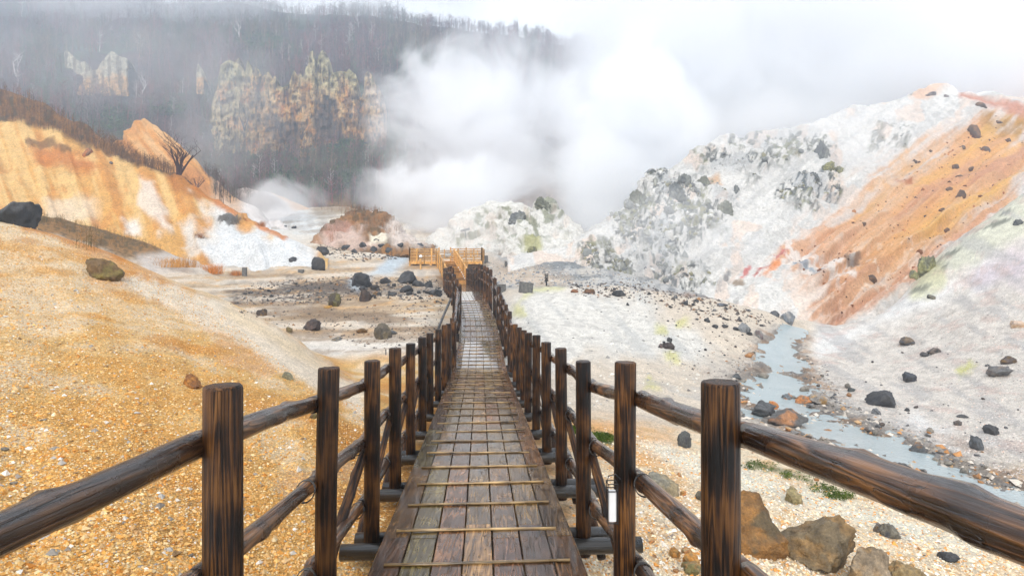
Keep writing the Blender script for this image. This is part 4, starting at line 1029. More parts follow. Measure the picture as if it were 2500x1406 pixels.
BW = empty('boardwalk', wpt(0.6)); tag(BW, 'wet brown plank boardwalk dipping then climbing towards the yellow platform', 'boardwalk')
o0 = BW.location
rg = random.Random(3)
half = .725; edge = .205; inner = (2 * half - 2 * edge) / 5
secs = [(0.55, 15.1), (15.1, 19.9), (19.9, 23.5), (23.5, 27.5), (27.5, 31.0), (31.0, 44.6)]
tints = [(1.0, .95, .9), (.78, .72, .68), (1.25, 1.15, .95), (.62, .55, .5), (1.1, 1.02, .82), (.9, .8, .7), (.95, .95, .78)]
edges = MB()
for (da, db) in secs:
    wet = da in (15.1, 23.5, 27.5); sec = MB()
    for b in range(7):
        o_a = -half + (0 if b == 0 else edge + (b - 1) * inner) if b < 6 else half - edge
        w = edge if b in (0, 6) else inner
        oc = o_a + w / 2
        d = da; first = True
        bay = 1.9 if b in (0, 6) else 1.95
        ph = rg.choice((0.0, .12, -.1)) if b not in (0, 6) else (.05 if b == 0 else -.04)
        while d < db - .02:
            e = db if (db - d) < bay * 1.25 else d + bay + (ph if first else 0) + rg.uniform(-.03, .03)
            first = False
            jz = rg.uniform(-.0025, .0025)
            t = rg.choice(tints); t = tuple(v * rg.uniform(.85, 1.12) for v in t)
            if b == 6 and rg.random() < .6: t = (1.1, .82, .55)
            if b == 0: t = tuple(v * .72 for v in t)
            if da < 10 and rg.random() < .06 and b not in (0, 6): t = (1.9, 1.75, 1.45)
            gap = .005
            (edges if b in (0, 6) else sec).box(wpt(d + .002, oc, -.022 + jz) - o0, wpt(e - .003, oc, -.022 + jz) - o0, w - 2 * gap, .044, t, rg.random(), ch=.004)
            d = e
    obj('deck_section', sec.mesh('deck_section'), W_wet if wet else W_deck, BW)
obj('edge_boards', edges.mesh('edge_boards'), W_deck, BW)
# joists under the boards close the gaps with darkness
js = MB()
for off in (-.55, 0, .55):
    for (da, db) in secs: js.box(wpt(da, off, -.115) - o0, wpt(db, off, -.115) - o0, .09, .13)
obj('joists', js.mesh('joists'), W_beam, BW)
bd = [3.32 + .58 * i for i in range(0, 21)] + [15.22, 15.45, 15.9, 16.4, 16.95, 17.5, 18.05, 18.6, 19.2, 19.75] + [20.4, 21.3, 22.2, 23.2] + [23.7, 24.2, 24.7, 25.2, 25.75, 26.3, 26.9, 27.4]
bd = [2.74, 2.16] + bd
for d in bd:
    m_ = MB(); L = rg.uniform(1.20, 1.27); sk = rg.uniform(-.015, .015); n = 7; rr = .0115
    pts = [(-L / 2 + L * i / (n - 1), rg.uniform(-.004, .004), rg.uniform(-.0015, .0015)) for i in range(n)]
    m_.tube(pts, [rr * rg.uniform(.85, 1.15) for _ in range(n)], 7)
    t = wdir(d); ax = Vector((t.y, -t.x, sk)).normalized()
    q = Vector((1, 0, 0)).rotation_difference(ax)
    obj('batten', m_.mesh('batten', True), W_batten, BW, wpt(d, rg.uniform(-.02, .02), .010) - o0, q)

# log fences
POST_R = .066
def log_mesh(L, r, seed, chamfer=.012, dome=False, n=14, wob=.05, seg=7):
    """upright log, base at z = 0"""
    rg = np.random.default_rng(seed); V = []; fs = []
    hs = list(np.linspace(0, L - chamfer, seg)); rr = [r] * seg
    if dome:
        for a in (25, 50, 72): hs.append(L - chamfer + r * .9 * math.sin(math.radians(a))); rr.append(r * math.cos(math.radians(a)))
    else:
        hs += [L - chamfer * .35, L]; rr += [r * .965, r * .86]
    ph = rg.uniform(0, 6.28, 4); am = rg.normal(size=4) * wob * .5; bend = rg.normal(size=2) * .004
    for i, h in enumerate(hs):
        for k in range(n):
            a = 2 * math.pi * k / n
            q = rr[i] * (1 + sum(am[j] * math.cos((j + 2) * a + ph[j] + h * 1.3) for j in range(3)) * .5)
            V.append((q * math.cos(a) + bend[0] * math.sin(h * 2), q * math.sin(a) + bend[1] * math.sin(h * 2.3), h + (rg.normal() * .0015 if i >= seg else 0)))
    m = len(hs)
    q = [(i * n + k, i * n + (k + 1) % n, (i + 1) * n + (k + 1) % n, (i + 1) * n + k) for i in range(m - 1) for k in range(n)]
    me = mesh_np('post', np.array(V), [np.array(q), np.array([[(m - 1) * n + k for k in range(n)], list(range(n - 1, -1, -1))])], None, True)
    me.polygons[len(me.polygons) - 2].use_smooth = False
    return me
def rail_mesh(L, r, seed, n=16, seg=26, knots=5):
    rg = np.random.default_rng(seed); zz = np.linspace(0, L, seg); V = []
    kn = [(rg.uniform(.05, .95) * L, rg.uniform(0, 6.28), rg.uniform(.010, .018)) for _ in range(knots)]
    ph = rg.uniform(0, 6.28, 6); bx = rg.normal(size=2) * .010
    for z in zz:
        for k in range(n):
            a = 2 * math.pi * k / n
            q = r * (1 + .05 * math.sin(z * 3.1 + ph[0]) + .035 * math.sin(2 * a + ph[1] + z) + .03 * math.sin(z * 7 + ph[2] + a))
            for kz, ka, kh in kn:
                da = (a - ka + math.pi) % (2 * math.pi) - math.pi
                q += kh * math.exp(-((z - kz) / .05) ** 2 - (da / .5) ** 2)
            V.append((q * math.cos(a) + bx[0] * math.sin(z / L * 3.1), q * math.sin(a) + bx[1] * math.sin(z / L * 3.1), z))
    Q = [(i * n + k, i * n + (k + 1) % n, (i + 1) * n + (k + 1) % n, (i + 1) * n + k) for i in range(seg - 1) for k in range(n)]
    return mesh_np('rail', np.array(V), [np.array(Q), np.array([[(seg - 1) * n + k for k in range(n)], list(range(n - 1, -1, -1))])], None, True)
def add_rail(parent, a, b, r, seed, name='rail', mat=None, knots=5):
    a = Vector(a); b = Vector(b); q = Vector((0, 0, 1)).rotation_difference(b - a)
    return obj(name, rail_mesh((b - a).length, r, seed, knots=knots, seg=26 if a.y < 6 else 10, n=16 if a.y < 6 else 9), mat or W_rail, parent, a - parent.location, q)

A_D = [2.06 + 1.385 * i for i in range(-1, 11)]
TOP_L = [-.30] + [-(y - YH) / F * d for y, d in zip((940, 898, 880, 849, 838, 823, 813, 804, 793, 790, 787), A_D[1:])]
TOP_R = [-.27] + [-(y - YH) / F * d for y, d in zip((929, 884, 881, 850, 835, 818, 812, 806, 799, 791, 793), A_D[1:])]
XL = [None] + [(x - CX) / F * d for x, d in zip((543, 798, 907, 965, 1003.5, 1031, 1050, 1070, 1084, 1095, 1109), A_D[1:])]
XR = [None] + [(x - CX) / F * d for x, d in zip((1764, 1525, 1424, 1370, 1335, 1309, 1289, 1278, 1267, 1258, 1250), A_D[1:])]
XL[0] = -.965; XR[0] = .82
def fence(side, label):
    s = -1 if side == 'L' else 1
    X = XL if s < 0 else XR; T = TOP_L if s < 0 else TOP_R
    fe = empty('log_fence', Vector((X[1], A_D[1], -2.3))); tag(fe, label, 'fence')
    posts = []          # (top point, kind)
    for i, d in enumerate(A_D):
        top = Vector((X[i], d, T[i])); L = T[i] - (walk(d)[1] - .34) + (.25 if d < 2.5 else 0)
        o = obj('post', log_mesh(L, POST_R * (1.03 if i == 1 else .97 + .05 * rg.random()), 100 + i + (50 if s > 0 else 0)), W_post, fe, top - Vector((0, 0, L)) - fe.location)
        o.rotation_euler = (rg.uniform(-.006, .006), rg.uniform(-.006, .006) + (.004 if s < 0 else 0), rg.uniform(0, 6)); posts.append(top)
    # rails between the posts at three heights
    for i in range(len(A_D) - 1):
        for j, (dz, r) in enumerate(((.222, .0465), (.70, .046), (1.22, .046))):
            a, b = posts[i] - Vector((-s * .092, 0, dz)), posts[i + 1] - Vector((-s * .092, 0, dz))
            if j == 0 and i == 0: a.z = (-.515 if s < 0 else -.435); b.z = (-.628 if s < 0 else -.594)
            if j == 0 and i == 1: a.z = (-.628 if s < 0 else -.594)
            add_rail(fe, a, b, r * (1.03 if j == 0 else 1), 300 + i * 5 + j + (200 if s > 0 else 0))
    # wire bindings that hold the rails to the posts
    for i in (2, 3, 4, 5):
        for dz in (.70, 1.22):
            m_ = MB(); a = 2 * math.pi / 16
            for q_ in (0.0, .012): m_.tube([(.056 * math.cos(k * a), .03 * math.sin(k * a) + q_, .056 * math.sin(k * a)) for k in range(17)], .0035, 5, cap=False)
            obj('binding', m_.mesh('binding', True), W_beam, fe, posts[i] - Vector((-s * .092, .11, dz)) - fe.location)
    # raking braces on the outside
    for i in (3, 4, 5, 6, 7):
        a = posts[i] + Vector((s * .07, .02, -.72)); b = Vector((X[i] + s * .62, A_D[i] - .95, walk(A_D[i] - 1)[1] - .62))
        add_rail(fe, Vector((posts[i].x + s * .06, A_D[i] + .09, posts[i].z - .72)), Vector((posts[i - 1].x + s * .17, A_D[i - 1] + .1, walk(A_D[i - 1])[1] - .42)), .036, 700 + i, 'brace', W_post)
    # the dip and the ramp: posts closer together, domed heads
    if s < 0: B = [(17.3, -1.88, -1.62), (18.8, -1.97, -1.56), (20.3, -2.05, -1.5), (21.7, -2.08, -1.18)]
    else: B = [(17.3, -.07, -1.24), (18.9, -.20, -1.12), (20.4, -.33, -1.03), (21.6, -.42, -.93)]
    prev = posts[-1]
    for k, (d, x, z) in enumerate(B):
        L = z - (walk(d)[1] - .34); o = obj('post', log_mesh(L, .066, 400 + k), W_post, fe, Vector((x, d, z - L)) - fe.location)
        for dz in (.22, .75): add_rail(fe, prev - Vector((0, 0, dz)), Vector((x, d, z - dz)), .045, 450 + k, knots=2)
        prev = Vector((x, d, z))
    if s < 0: Dm = [(23.2, (1122, 696)), (24.8, (1115, 684)), (26.6, (1109, 672)), (28.6, (1105, 656)), (30.4, (1101, 652)), (32.6, (1096, 655)), (34.8, (1092, 656)), (37.0, (1088, 656)), (39.5, (1085, 657))]
    else: Dm = [(23.3, (1218, 702)), (25.2, (1208, 681)), (27.0, (1198, 660)), (28.4, (1190, 655)), (29.7, (1183, 651)), (31.0, (1176, 648)), (32.4, (1170, 647)), (33.6, (1165, 655)), (34.8, (1161, 657)), (36.2, (1157, 656)), (37.8, (1153, 658)), (39.6, (1149, 656)), (41.5, (1145, 657)), (43.4, (1141, 657))]
    for k, (d, (x, y)) in enumerate(Dm):
        p = P(x, y, d); L = p.z - (walk(d)[1] - .4)
        obj('post', log_mesh(L, .085 if d < 32 else .10, 500 + k, dome=True, n=12), W_post, fe, p - Vector((0, 0, L)) - fe.location)
        for dz in (.26, .75): add_rail(fe, prev - Vector((0, 0, dz)), p - Vector((0, 0, dz)), .055, 520 + k, knots=2)
        prev = p
    # the pale handrail on the ramp
    if s < 0:
        add_rail(fe, P(1111, 786, 19.6), P(1118, 706, 23.0), .05, 611, 'handrail')
        add_rail(fe, P(1101, 730, 24.6), P(1070, 803, 21.2), .05, 610, 'brace', W_beam)
    else:
        add_rail(fe, P(1247, 775, 19.6), P(1221, 713, 23.5), .05, 612, 'handrail')
    return fe
FL = fence('L', 'dark wet log fence on the gravel slope side of the boardwalk')
FR = fence('R', 'dark wet log fence on the creek side of the boardwalk')

# cross logs that carry the boards and stick out
for i, d in enumerate(A_D[1:]):
    for dd, a, b in ((-.10, -1.12, 1.20 + .16 * (i < 4)), (.13, -1.05, 1.16 + .14 * (i < 4))):
        if i > 4 and dd > 0: continue
        pa = wpt(d + dd, a, -.25); pb = wpt(d + dd, b, -.25)
        m_ = MB(); L = (pb - pa).length
        m_.tube([(L * k / 4, 0, 0) for k in range(5)], .066, 12)
        q = Vector((1, 0, 0)).rotation_difference(pb - pa)
        obj('cross_beam', m_.mesh('cross_beam', True), W_beam, BW, pa - o0, q)
for d in [16.5, 19, 21.5, 24, 27, 30, 33.5, 37, 41]:
    for sx in (-.8, .8):
        p = wpt(d, sx, -.15); g = hit(CX + F * p.x / p.y, 0) if False else None
        zb = float(GZ[np.argmin(np.abs(gd - d)), np.argmin(np.abs(gpx - (CX + F * p.x / d)))]) - .3
        m_ = MB(); m_.tube([(0, 0, 0), (0, 0, max(p.z - zb, .3))], .07, 9)
        obj('pile', m_.mesh('pile', True), W_post, BW, Vector((p.x, p.y, min(zb, p.z - .3))) - o0)

# lantern hanging on the second post of the creek side
LX = P(1494, 1232, 3.36)
le = empty('lantern', LX); tag(le, 'small white lantern in a black wire cage fixed to the creek side fence', 'lantern')
M_white = plain_mat('white_acrylic', (.82, .83, .84), rough=.3, noise=.04)
M_black = plain_mat('black_metal', (.012, .012, .013), rough=.4, noise=.2)
m_ = MB(); m_.box((0, 0, -.088), (0, 0, .082), .044, .05, ch=.006, up=Vector((0, 1, 0))); obj('shade', m_.mesh('shade'), M_white, le)
m_ = MB()
for x in (-.028, .028):
    for y in (-.032, .032): m_.tube([(x, y, -.10), (x, y, .135)], .0032, 6)
for z in (-.095, .09, .132):
    m_.tube([(-.028, -.032, z), (.028, -.032, z), (.028, .032, z), (-.028, .032, z), (-.028, -.032, z)], .0032, 6)
m_.tube([(-.028, 0, .132), (-.02, 0, .17), (.02, 0, .18), (.05, 0, .15)], .004, 6)
obj('cage', m_.mesh('cage'), M_black, le)
# sticker on the first post
m_ = MB(); m_.box((0, 0, 0), (0, 0, .02), .008, .004, (0.02, .5, .5)); m_.box((0, 0, -.016), (0, 0, -.002), .008, .004, (.5, .05, .03))
st = obj('sticker', m_.mesh('sticker'), plain_mat('sticker_paint', (1, 1, 1), attr=True, noise=.3, scale=200), loc=P(587.5, 1096, 2.04)); tag(st, 'tiny turquoise and red sticker on the nearest post', 'sticker')
# ------------------------------------------------------------------ yellow viewing platform and stairs
PD = 51.0
PL = empty('viewing_platform', P(1088, 650, PD)); tag(PL, 'yellow timber viewing platform with railings and stairs at the end of the boardwalk', 'platform')
p0 = PL.location
def Lp(px, py, d): return P(px, py, d) - p0
zt, zd, zg = P(0, 607, PD).z, P(0, 637, PD).z, P(0, 652, PD).z
def xw(px, d=PD): return (px - CX) / F * d
yf, yb = PD, PD + 4.6
xl, xr_ = xw(1000), xw(1176)
def bx(m, a, b, w, h, up=Vector((0, 0, 1))): m.box(Vector(a) - p0, Vector(b) - p0, w, h, (1, 1, 1), rg.random(), up)
m_ = MB(); bx(m_, (xl, (yf + yb) / 2, zd - .06), (xr_, (yf + yb) / 2, zd - .06), yb - yf, .12); obj('deck', m_.mesh('deck'), W_yellow, PL)
m_ = MB(); bx(m_, (xl, yf + .05, zd - .20), (xr_, yf + .05, zd - .20), .12, .16); bx(m_, (xl, yb - .05, zd - .20), (xr_, yb - .05, zd - .20), .12, .16); obj('edge_beam', m_.mesh('edge_beam'), W_yellow, PL)
def railing(a, b, gaps=5, full=False):
    """a railing run from a to b (deck level points): rails > posts as parts"""
    a = Vector(a); b = Vector(b); n = max(int((b - a).length / .62), 1)
    e = MB()
    for hz in (.34, .62, .88): e.box(a + Vector((0, 0, hz)) - p0, b + Vector((0, 0, hz)) - p0, .05, .10)
    e.box(a + Vector((0, 0, 1.06)) - p0, b + Vector((0, 0, 1.06)) - p0, .10, .07)
    e.box(a + Vector((0, 0, .10)) - p0, b + Vector((0, 0, .10)) - p0, .05, .12)
    obj('railing', e.mesh('railing'), W_yellow, PL)
    for i in range(n + 1):
        q = a.lerp(b, i / n); m = MB(); m.box(q + Vector((0, 0, -.25)) - p0, q + Vector((0, 0, 1.20 if i % 2 == 0 else 1.12)) - p0, .11, .11, ch=.012, up=Vector((0, 1, 0))); obj('railing_post', m.mesh('railing_post'), W_yellow, PL)
sxl, sxr = xw(1072), xw(1100)
railing((xl, yf, zd), (sxl, yf, zd)); railing((sxr, yf, zd), (xr_, yf, zd))
railing((xl, yb, zd), (xr_, yb, zd)); railing((xl, yf, zd), (xl, yb, zd)); railing((xr_, yf, zd), (xr_, yb, zd))
for x in (1001, 1027, 1052, 1140, 1175):
    for y in (yf, yb):
        m = MB(); m.box(Vector((xw(x), y, zd)) - p0, Vector((xw(x), y, zg - .5)) - p0, .16, .16, up=Vector((0, 1, 0))); obj('leg', m.mesh('leg'), W_yellow, PL)
# stairs: from the dark walkway's end up to the platform, in two flights
cl = [(44.4, xw(1117, 44.4), -1.08), (47.2, xw(1108, 47.2), P(0, 672, 47.2).z), (PD, xw(1087), zd)]
def sp_(t):
    for (d1, x1, z1), (d2, x2, z2) in zip(cl[:-1], cl[1:]):
        if t <= d2: u = (t - d1) / (d2 - d1); return Vector((x1 + (x2 - x1) * u, t, z1 + (z2 - z1) * u))
    return Vector(cl[-1])
cl = [(c[0], c[1], c[2]) for c in cl]
ns = 17
for i in range(ns):
    t = cl[0][0] + (cl[-1][0] - cl[0][0]) * (i + .5) / ns
    u0 = (t - cl[0][0]) / (cl[-1][0] - cl[0][0]); q = sp_(t)
    m = MB(); hw = .72; m.box(q + Vector((-hw, 0, 0)) - p0, q + Vector((hw, 0, 0)) - p0, .36, .05); m.box(q + Vector((-hw, .17, -.06)) - p0, q + Vector((hw, .17, -.06)) - p0, .03, .10)
    obj('stair_tread', m.mesh('stair_tread'), W_yellow, PL)
ends = [Vector((c[1], c[0], c[2])) for c in cl]
for s in (-1, 1):
    for k, (a, b) in enumerate(zip(ends[:-1], ends[1:])):
        a = a + Vector((s * .80, 0, 0)); b = b + Vector((s * .80, 0, 0))
        m = MB(); m.box(a + Vector((0, 0, -.12)) - p0, b + Vector((0, 0, -.12)) - p0, .08, .30); obj('stringer', m.mesh('stringer'), W_yellow, PL)
        m = MB()
        for hz in (.22, .42, .62, .82): m.box(a + Vector((0, 0, hz)) - p0, b + Vector((0, 0, hz)) - p0, .05, .13)
        m.box(a + Vector((0, 0, 1.02)) - p0, b + Vector((0, 0, 1.02)) - p0, .12, .07)
        obj('stair_rail', m.mesh('stair_rail'), W_yellow, PL)
        for i in range(5):
            q = a.lerp(b, i / 4.0) ; m = MB(); m.box(q + Vector((0, 0, -.9)) - p0, q + Vector((0, 0, 1.1)) - p0, .12, .12, up=Vector((0, 1, 0))); obj('stair_post', m.mesh('stair_post'), W_yellow, PL)
# small white lamps along the right hand stair string, a globe lamp, an information board
for i in range(6):
    q = sp_(45.6 + i * .62) + Vector((.69, 0, .16)); m = MB(); m.tube([(0, 0, -.05), (0, 0, -.03), (0, 0, .03), (0, 0, .05)], [.03, .055, .055, .03], 10)
    o = obj('step_lamp', m.mesh('step_lamp', True), M_white, loc=q); tag(o, 'small white step lamp in the row beside the yellow stairs', 'lamp', 'step lamps beside the yellow stairs')
ge = empty('globe_lamp', P(1027, 652, 49.6)); tag(ge, 'white globe lamp on a yellow post before the platform corner', 'lamp')
zz = P(0, 626, 49.6).z - P(0, 652, 49.6).z
m = MB(); m.box((0, 0, -.3), (0, 0, zz - .12), .12, .12, up=Vector((0, 1, 0))); obj('post', m.mesh('post'), W_yellow, ge)
bm = bmesh_ = None
import bmesh
def ico(r, sub=2):
    b = bmesh.new(); bmesh.ops.create_icosphere(b, subdivisions=sub, radius=r); v = np.array([x.co[:] for x in b.verts]); f = np.array([[q.index for q in p.verts] for p in b.faces]); b.free(); return v, f
v, f = ico(.14, 3); obj('globe', mesh_np('globe', v + np.array([0, 0, zz]), f), M_white, ge)
m = MB(); m.tube([(0, 0, zz - .17), (0, 0, zz - .11)], [.07, .09], 10); obj('collar', m.mesh('collar'), M_black, ge)
M_grey = plain_mat('grey_board', (.30, .31, .31), rough=.5, noise=.2, scale=8)
sg = empty('information_board', Vector((xw(1092, 49.4), 49.9, P(0, 621, 49.9).z))); tag(sg, 'grey information board hanging at the head of the yellow stairs', 'sign')
m = MB(); m.box((-.28, 0, 0), (.28, 0, 0), .03, .26); obj('panel', m.mesh('panel'), M_grey, sg)
m = MB(); m.box((-.24, -.018, .03), (.24, -.018, .03), .006, .02); m.box((-.24, -.018, -.03), (.14, -.018, -.03), .006, .02); obj('lines', m.mesh('lines'), M_white, sg)

# warning sign in the white mound, weathered
sw = sheet_hit(1138, 580); se = empty('warning_sign', sw); tag(se, 'leaning dark sign on a thin pole in the white mound behind the platform', 'sign')
h = 22 / F * sw.y
m = MB(); m.box((0, 0, -.2), (-.16, 0, h), .07, .07, up=Vector((0, 1, 0))); obj('pole', m.mesh('pole'), M_black, se)
m = MB(); m.box((-.62, -.05, h * .80), (.38, -.05, h * 1.06), .05, .22); obj('board', m.mesh('board'), plain_mat('weathered_board', (.16, .16, .17), rough=.7), se)
# black gauge post on the pale bank
gp = hit(1334, 698); ge2 = empty('gauge_post', gp); tag(ge2, 'black gauge post with stacked plates on the yellowish bank', 'post')
k = gp.y / F
m = MB(); m.tube([(0, 0, -.1), (0, 0, 20 * k)], 1.9 * k, 8); obj('pole', m.mesh('pole'), M_black, ge2)
m = MB()
for z, w in ((28, 9.5), (24, 7), (19.5, 9), (15, 8), (12.5, 10)): m.box((-w / 2 * k, 0, z * k), (w / 2 * k, 0, z * k), 4 * k, 2.4 * k)
m.box((-3.2 * k, 0, 12 * k), (-3.2 * k, 0, 30 * k), 1.2 * k, 1.2 * k, up=Vector((0, 1, 0))); m.box((3.4 * k, 0, 12 * k), (3.4 * k, 0, 31 * k), 1.2 * k, 1.2 * k, up=Vector((0, 1, 0)))
obj('plates', m.mesh('plates'), M_black, ge2)
# stubby posts and blocks
M_stump = plain_mat('weathered_concrete', (.13, .13, .125), rough=.85, noise=.35, scale=9, bump=.01)
def stump(px, py, w, h, label, lean=0.0, cat='post', name='stubby_post', d=None):
    g = hit(px, py) if d is None else P(px, py, d); k = g.y / F; m = MB()
    m.box((0, 0, -.3), (lean, 0, h * k), w * k, w * k * .9, ch=w * k * .12, up=Vector((0, 1, 0))); o = obj(name, m.mesh(name), M_stump, loc=g); tag(o, label, cat); return o
stump(597, 674, 10, 21, 'stubby dark post standing among the orange grass tufts')
stump(735, 664, 13, 6, 'low flat block lying on the left valley floor', cat='block', name='concrete_block')
stump(1187, 640, 9, 16, 'dark square block standing right beside the platform', cat='block', name='concrete_block')
stump(1235, 651, 6, 13, 'small lichen-topped stub further right than the platform block')
stump(1281, 712, 34, 23, 'large dark grey block on the flats behind the pale bank', .1, cat='block', name='concrete_block')
stump(1224, 713, 22, 19, 'grey block partly hidden behind the creek side fence', cat='block', name='concrete_block')
stump(942, 866, 2.5, 14, 'thin dark stake in the white ground beside the left fence', cat='stake', name='stake')
# ------------------------------------------------------------------ rocks
M_rock = earth_mat('boulder_rock', fine=34, coarse=5, bump=0.02, mot=0.35, grain=0.35, rough=0.62, spec=0.5)
ICO = {k: ico(1.0, k) for k in (1, 2, 3, 4, 5)}
def rock_mesh(sx, sy, sz, seed, c1, c2, sub=4, cuts=9, name='boulder', rough=.09):
    rg = np.random.default_rng(seed); v, f = ICO[sub]; v = v.copy()
    for k in range(cuts):
        n = rg.normal(size=3); n /= np.linalg.norm(n); h = rg.uniform(.52, .86)
        dd = v @ n - h; v = v - np.where(dd > 0, dd * .96, 0)[:, None] * n
    lim = np.abs(v).max(0); v = v / lim
    v = v * (1 + fbm(v * 1.6 + seed, 3, seed)[:, None] * .10 + fbm(v * 5 + seed, 4, seed + 1)[:, None] * rough)
    w = fbm(v * 1.7 + 5, 4, seed + 3); w2 = fbm(v * 6 + 2, 3, seed + 5)
    col = s2l(c1)[None] * (1 - sstep(-.1, .4, w)[:, None]) + s2l(c2)[None] * sstep(-.1, .4, w)[:, None]
    col = col * (1 + w2[:, None] * .35)
    v = v * np.array([sx, sy, sz]) / 2
    return mesh_np(name, v, f, np.clip(col, .008, .8), True)
GR = (70, 70, 72); DK = (40, 42, 46); BR = (112, 86, 50); TAN = (168, 132, 78); MOSS = (106, 98, 44); LG = (150, 148, 146)
seed = 1000
def rock(px, py, w, h, c1, c2, label, rot=0.0, sub=4, g=None, name='boulder', group=None, cuts=12, sink=.33, depthk=.9, rough=.12):
    global seed; seed += 1
    g = g or sheet_hit(px, py); k = g.y / F
    sz = h * k / (1 - sink); me = rock_mesh(w * k, w * k * depthk, sz, seed, c1, c2, sub, cuts, rough=rough)
    o = obj(name, me, M_rock, loc=g + Vector((0, w * k * .25, sz * (.5 - sink)))); o.rotation_euler = (random.uniform(-.15, .15), rot, random.uniform(-.5, .5))
    tag(o, label, 'rock', group); return o
K = rock
# left of the walkway
K(22, 545, 100, 70, DK, GR, 'big dark slate boulder resting on the slope crest at the left edge', .18)
K(228, 678, 96, 50, BR, (128, 112, 52), 'angular brown boulder tilted on the gravel slope', .32, cuts=12)
K(460, 942, 52, 26, (176, 118, 50), (140, 92, 48), 'flat rusty clod half sunk in the gravel slope', .3)
K(702, 925, 32, 13, (142, 138, 112), (120, 116, 92), 'flat grey-green slab near the bottom of the gravel slope', .35)
K(762, 1022, 20, 14, (126, 116, 70), BR, 'mossy stone behind the rail on the gravel slope')
K(637, 770, 26, 16, (62, 50, 44), BR, 'dark brown rock on the crest of the white chute')
K(704, 812, 16, 14, (128, 112, 74), BR, 'small olive rock on the lower crest of the slope')
K(812, 748, 32, 32, (70, 58, 42), MOSS, 'round mossy brown boulder on the left valley floor')
K(800, 752, 24, 7, (190, 140, 50), (170, 130, 60), 'yellow-stained flat stone under the round mossy boulder')
K(889, 736, 32, 30, (58, 46, 42), (80, 60, 48), 'dark brown boulder between the mossy one and the black cluster')
K(762, 806, 38, 26, (66, 54, 52), (92, 74, 66), 'purplish brown boulder on the white ground edge')
K(932, 828, 40, 36, (92, 84, 72), (120, 108, 84), 'grey pyramid shaped boulder close to the left fence', cuts=12)
K(881, 813, 28, 12, (128, 96, 58), BR, 'flat brown stone beside the pyramid boulder')
K(822, 832, 30, 10, (120, 122, 122), (140, 120, 88), 'flat grey stone on the white ground left of the pyramid boulder')
K(955, 816, 32, 12, (104, 106, 106), GR, 'low grey rock tucked behind the pyramid boulder')
K(776, 660, 36, 36, DK, GR, 'tall black boulder standing near the milky rivulet')
K(712, 640, 20, 14, DK, GR, 'small black rock left of the tall black boulder')
K(876, 698, 56, 32, DK, (66, 68, 74), 'long black slate boulder by the rivulet')
K(993, 692, 50, 30, DK, GR, 'largest black boulder of the cluster beside the dark fence')
K(940, 692, 30, 14, DK, GR, 'low black rock between the slate boulder and the cluster')
K(1022, 700, 30, 16, DK, GR, 'black rock leaning on the largest boulder of the cluster')
K(1048, 702, 24, 16, DK, GR, 'black rock of the cluster nearest the dark fence')
K(988, 714, 36, 18, DK, (60, 60, 64), 'black rock in front of the largest boulder of the cluster')
K(958, 722, 26, 10, DK, GR, 'small flat black rock at the front of the cluster')
K(916, 722, 20, 10, (150, 104, 50), BR, 'small orange rock in front of the black cluster')
K(912, 708, 26, 12, (60, 52, 46), DK, 'brownish black rock behind the small orange rock')
K(1062, 722, 34, 14, DK, GR, 'flat black rock at the foot of the dark fence')
K(790, 612, 30, 16, DK, GR, 'dark rock on the far side of the rivulet, furthest left of its heap')
for i, (x, y, w) in enumerate([(842, 606, 22), (886, 602, 22), (908, 612, 22), (930, 604, 20), (918, 592, 14), (864, 616, 16), (950, 618, 24), (975, 606, 20)]):
    K(x, y, w, w * .55, DK, GR, 'small dark rock in the heap below the brown mound', sub=3, group='dark rocks below the brown mound')
K(1022, 610, 24, 16, (96, 100, 106), GR, 'grey dome of rock peeping over the platform railing')
K(695, 556, 10, 7, DK, GR, 'small dark rock beside the milky hot pool'); K(716, 558, 13, 8, DK, GR, 'larger dark rock at the milky hot pool')
K(210, 378, 22, 20, (176, 104, 40), (120, 80, 50), 'rusty clod on the ochre slope below the scrub'); K(270, 400, 10, 6, GR, LG, 'small grey stone high on the ochre slope')
# right of the walkway
K(1513, 724, 36, 18, DK, GR, 'black boulder at the foot of the crags behind the pale bank'); K(1440, 716, 26, 12, (120, 84, 62), BR, 'reddish brown rock behind the pale bank'); K(1402, 714, 20, 8, (150, 100, 66), BR, 'flat rusty rock behind the crest of the pale bank')
K(1632, 852, 32, 17, (66, 54, 54), (84, 72, 70), 'purplish flat stone at the bottom of a small cairn')
K(1637, 838, 15, 12, (64, 66, 70), GR, 'dark round stone on top of the small cairn', g=hit(1632, 852) + Vector((.05, .05, .22)), sink=.05)
K(1622, 840, 9, 6, (90, 92, 96), GR, 'pebble beside the top stone of the small cairn', g=hit(1632, 852) + Vector((-.15, .02, .20)), sink=.05)
K(1614, 850, 12, 12, (120, 100, 96), GR, 'small stone leaning on the small cairn')
for x, y, w, h, l in [(1675, 745, 13, 15, 'upright black stone on the sandy flat'), (1693, 747, 8, 7, 'black pebble beside the upright black stone'), (1533, 746, 9, 7, 'small dark stone on the sand near the pale bank'), (1700, 738, 14, 8, 'dark stone behind the upright black stone'),
                      (1727, 786, 15, 11, 'first black stone of the line leading to the creek'), (1748, 802, 17, 10, 'flat black stone second in the line to the creek'), (1770, 800, 20, 8, 'flat black stone third in the line to the creek'), (1796, 806, 18, 8, 'black stone fourth in the line to the creek'), (1830, 818, 18, 9, 'black stone ending the line at the creek')]:
    K(x, y, w, h, DK, GR, l, sub=3)
K(1818, 812, 32, 26, (140, 142, 144), GR, 'grey creek boulder left of the milky stream'); K(1856, 826, 24, 20, (122, 108, 106), LG, 'brownish grey boulder at the stream edge'); K(1925, 792, 46, 32, (120, 126, 134), LG, 'largest bluish grey boulder in the upper stream')
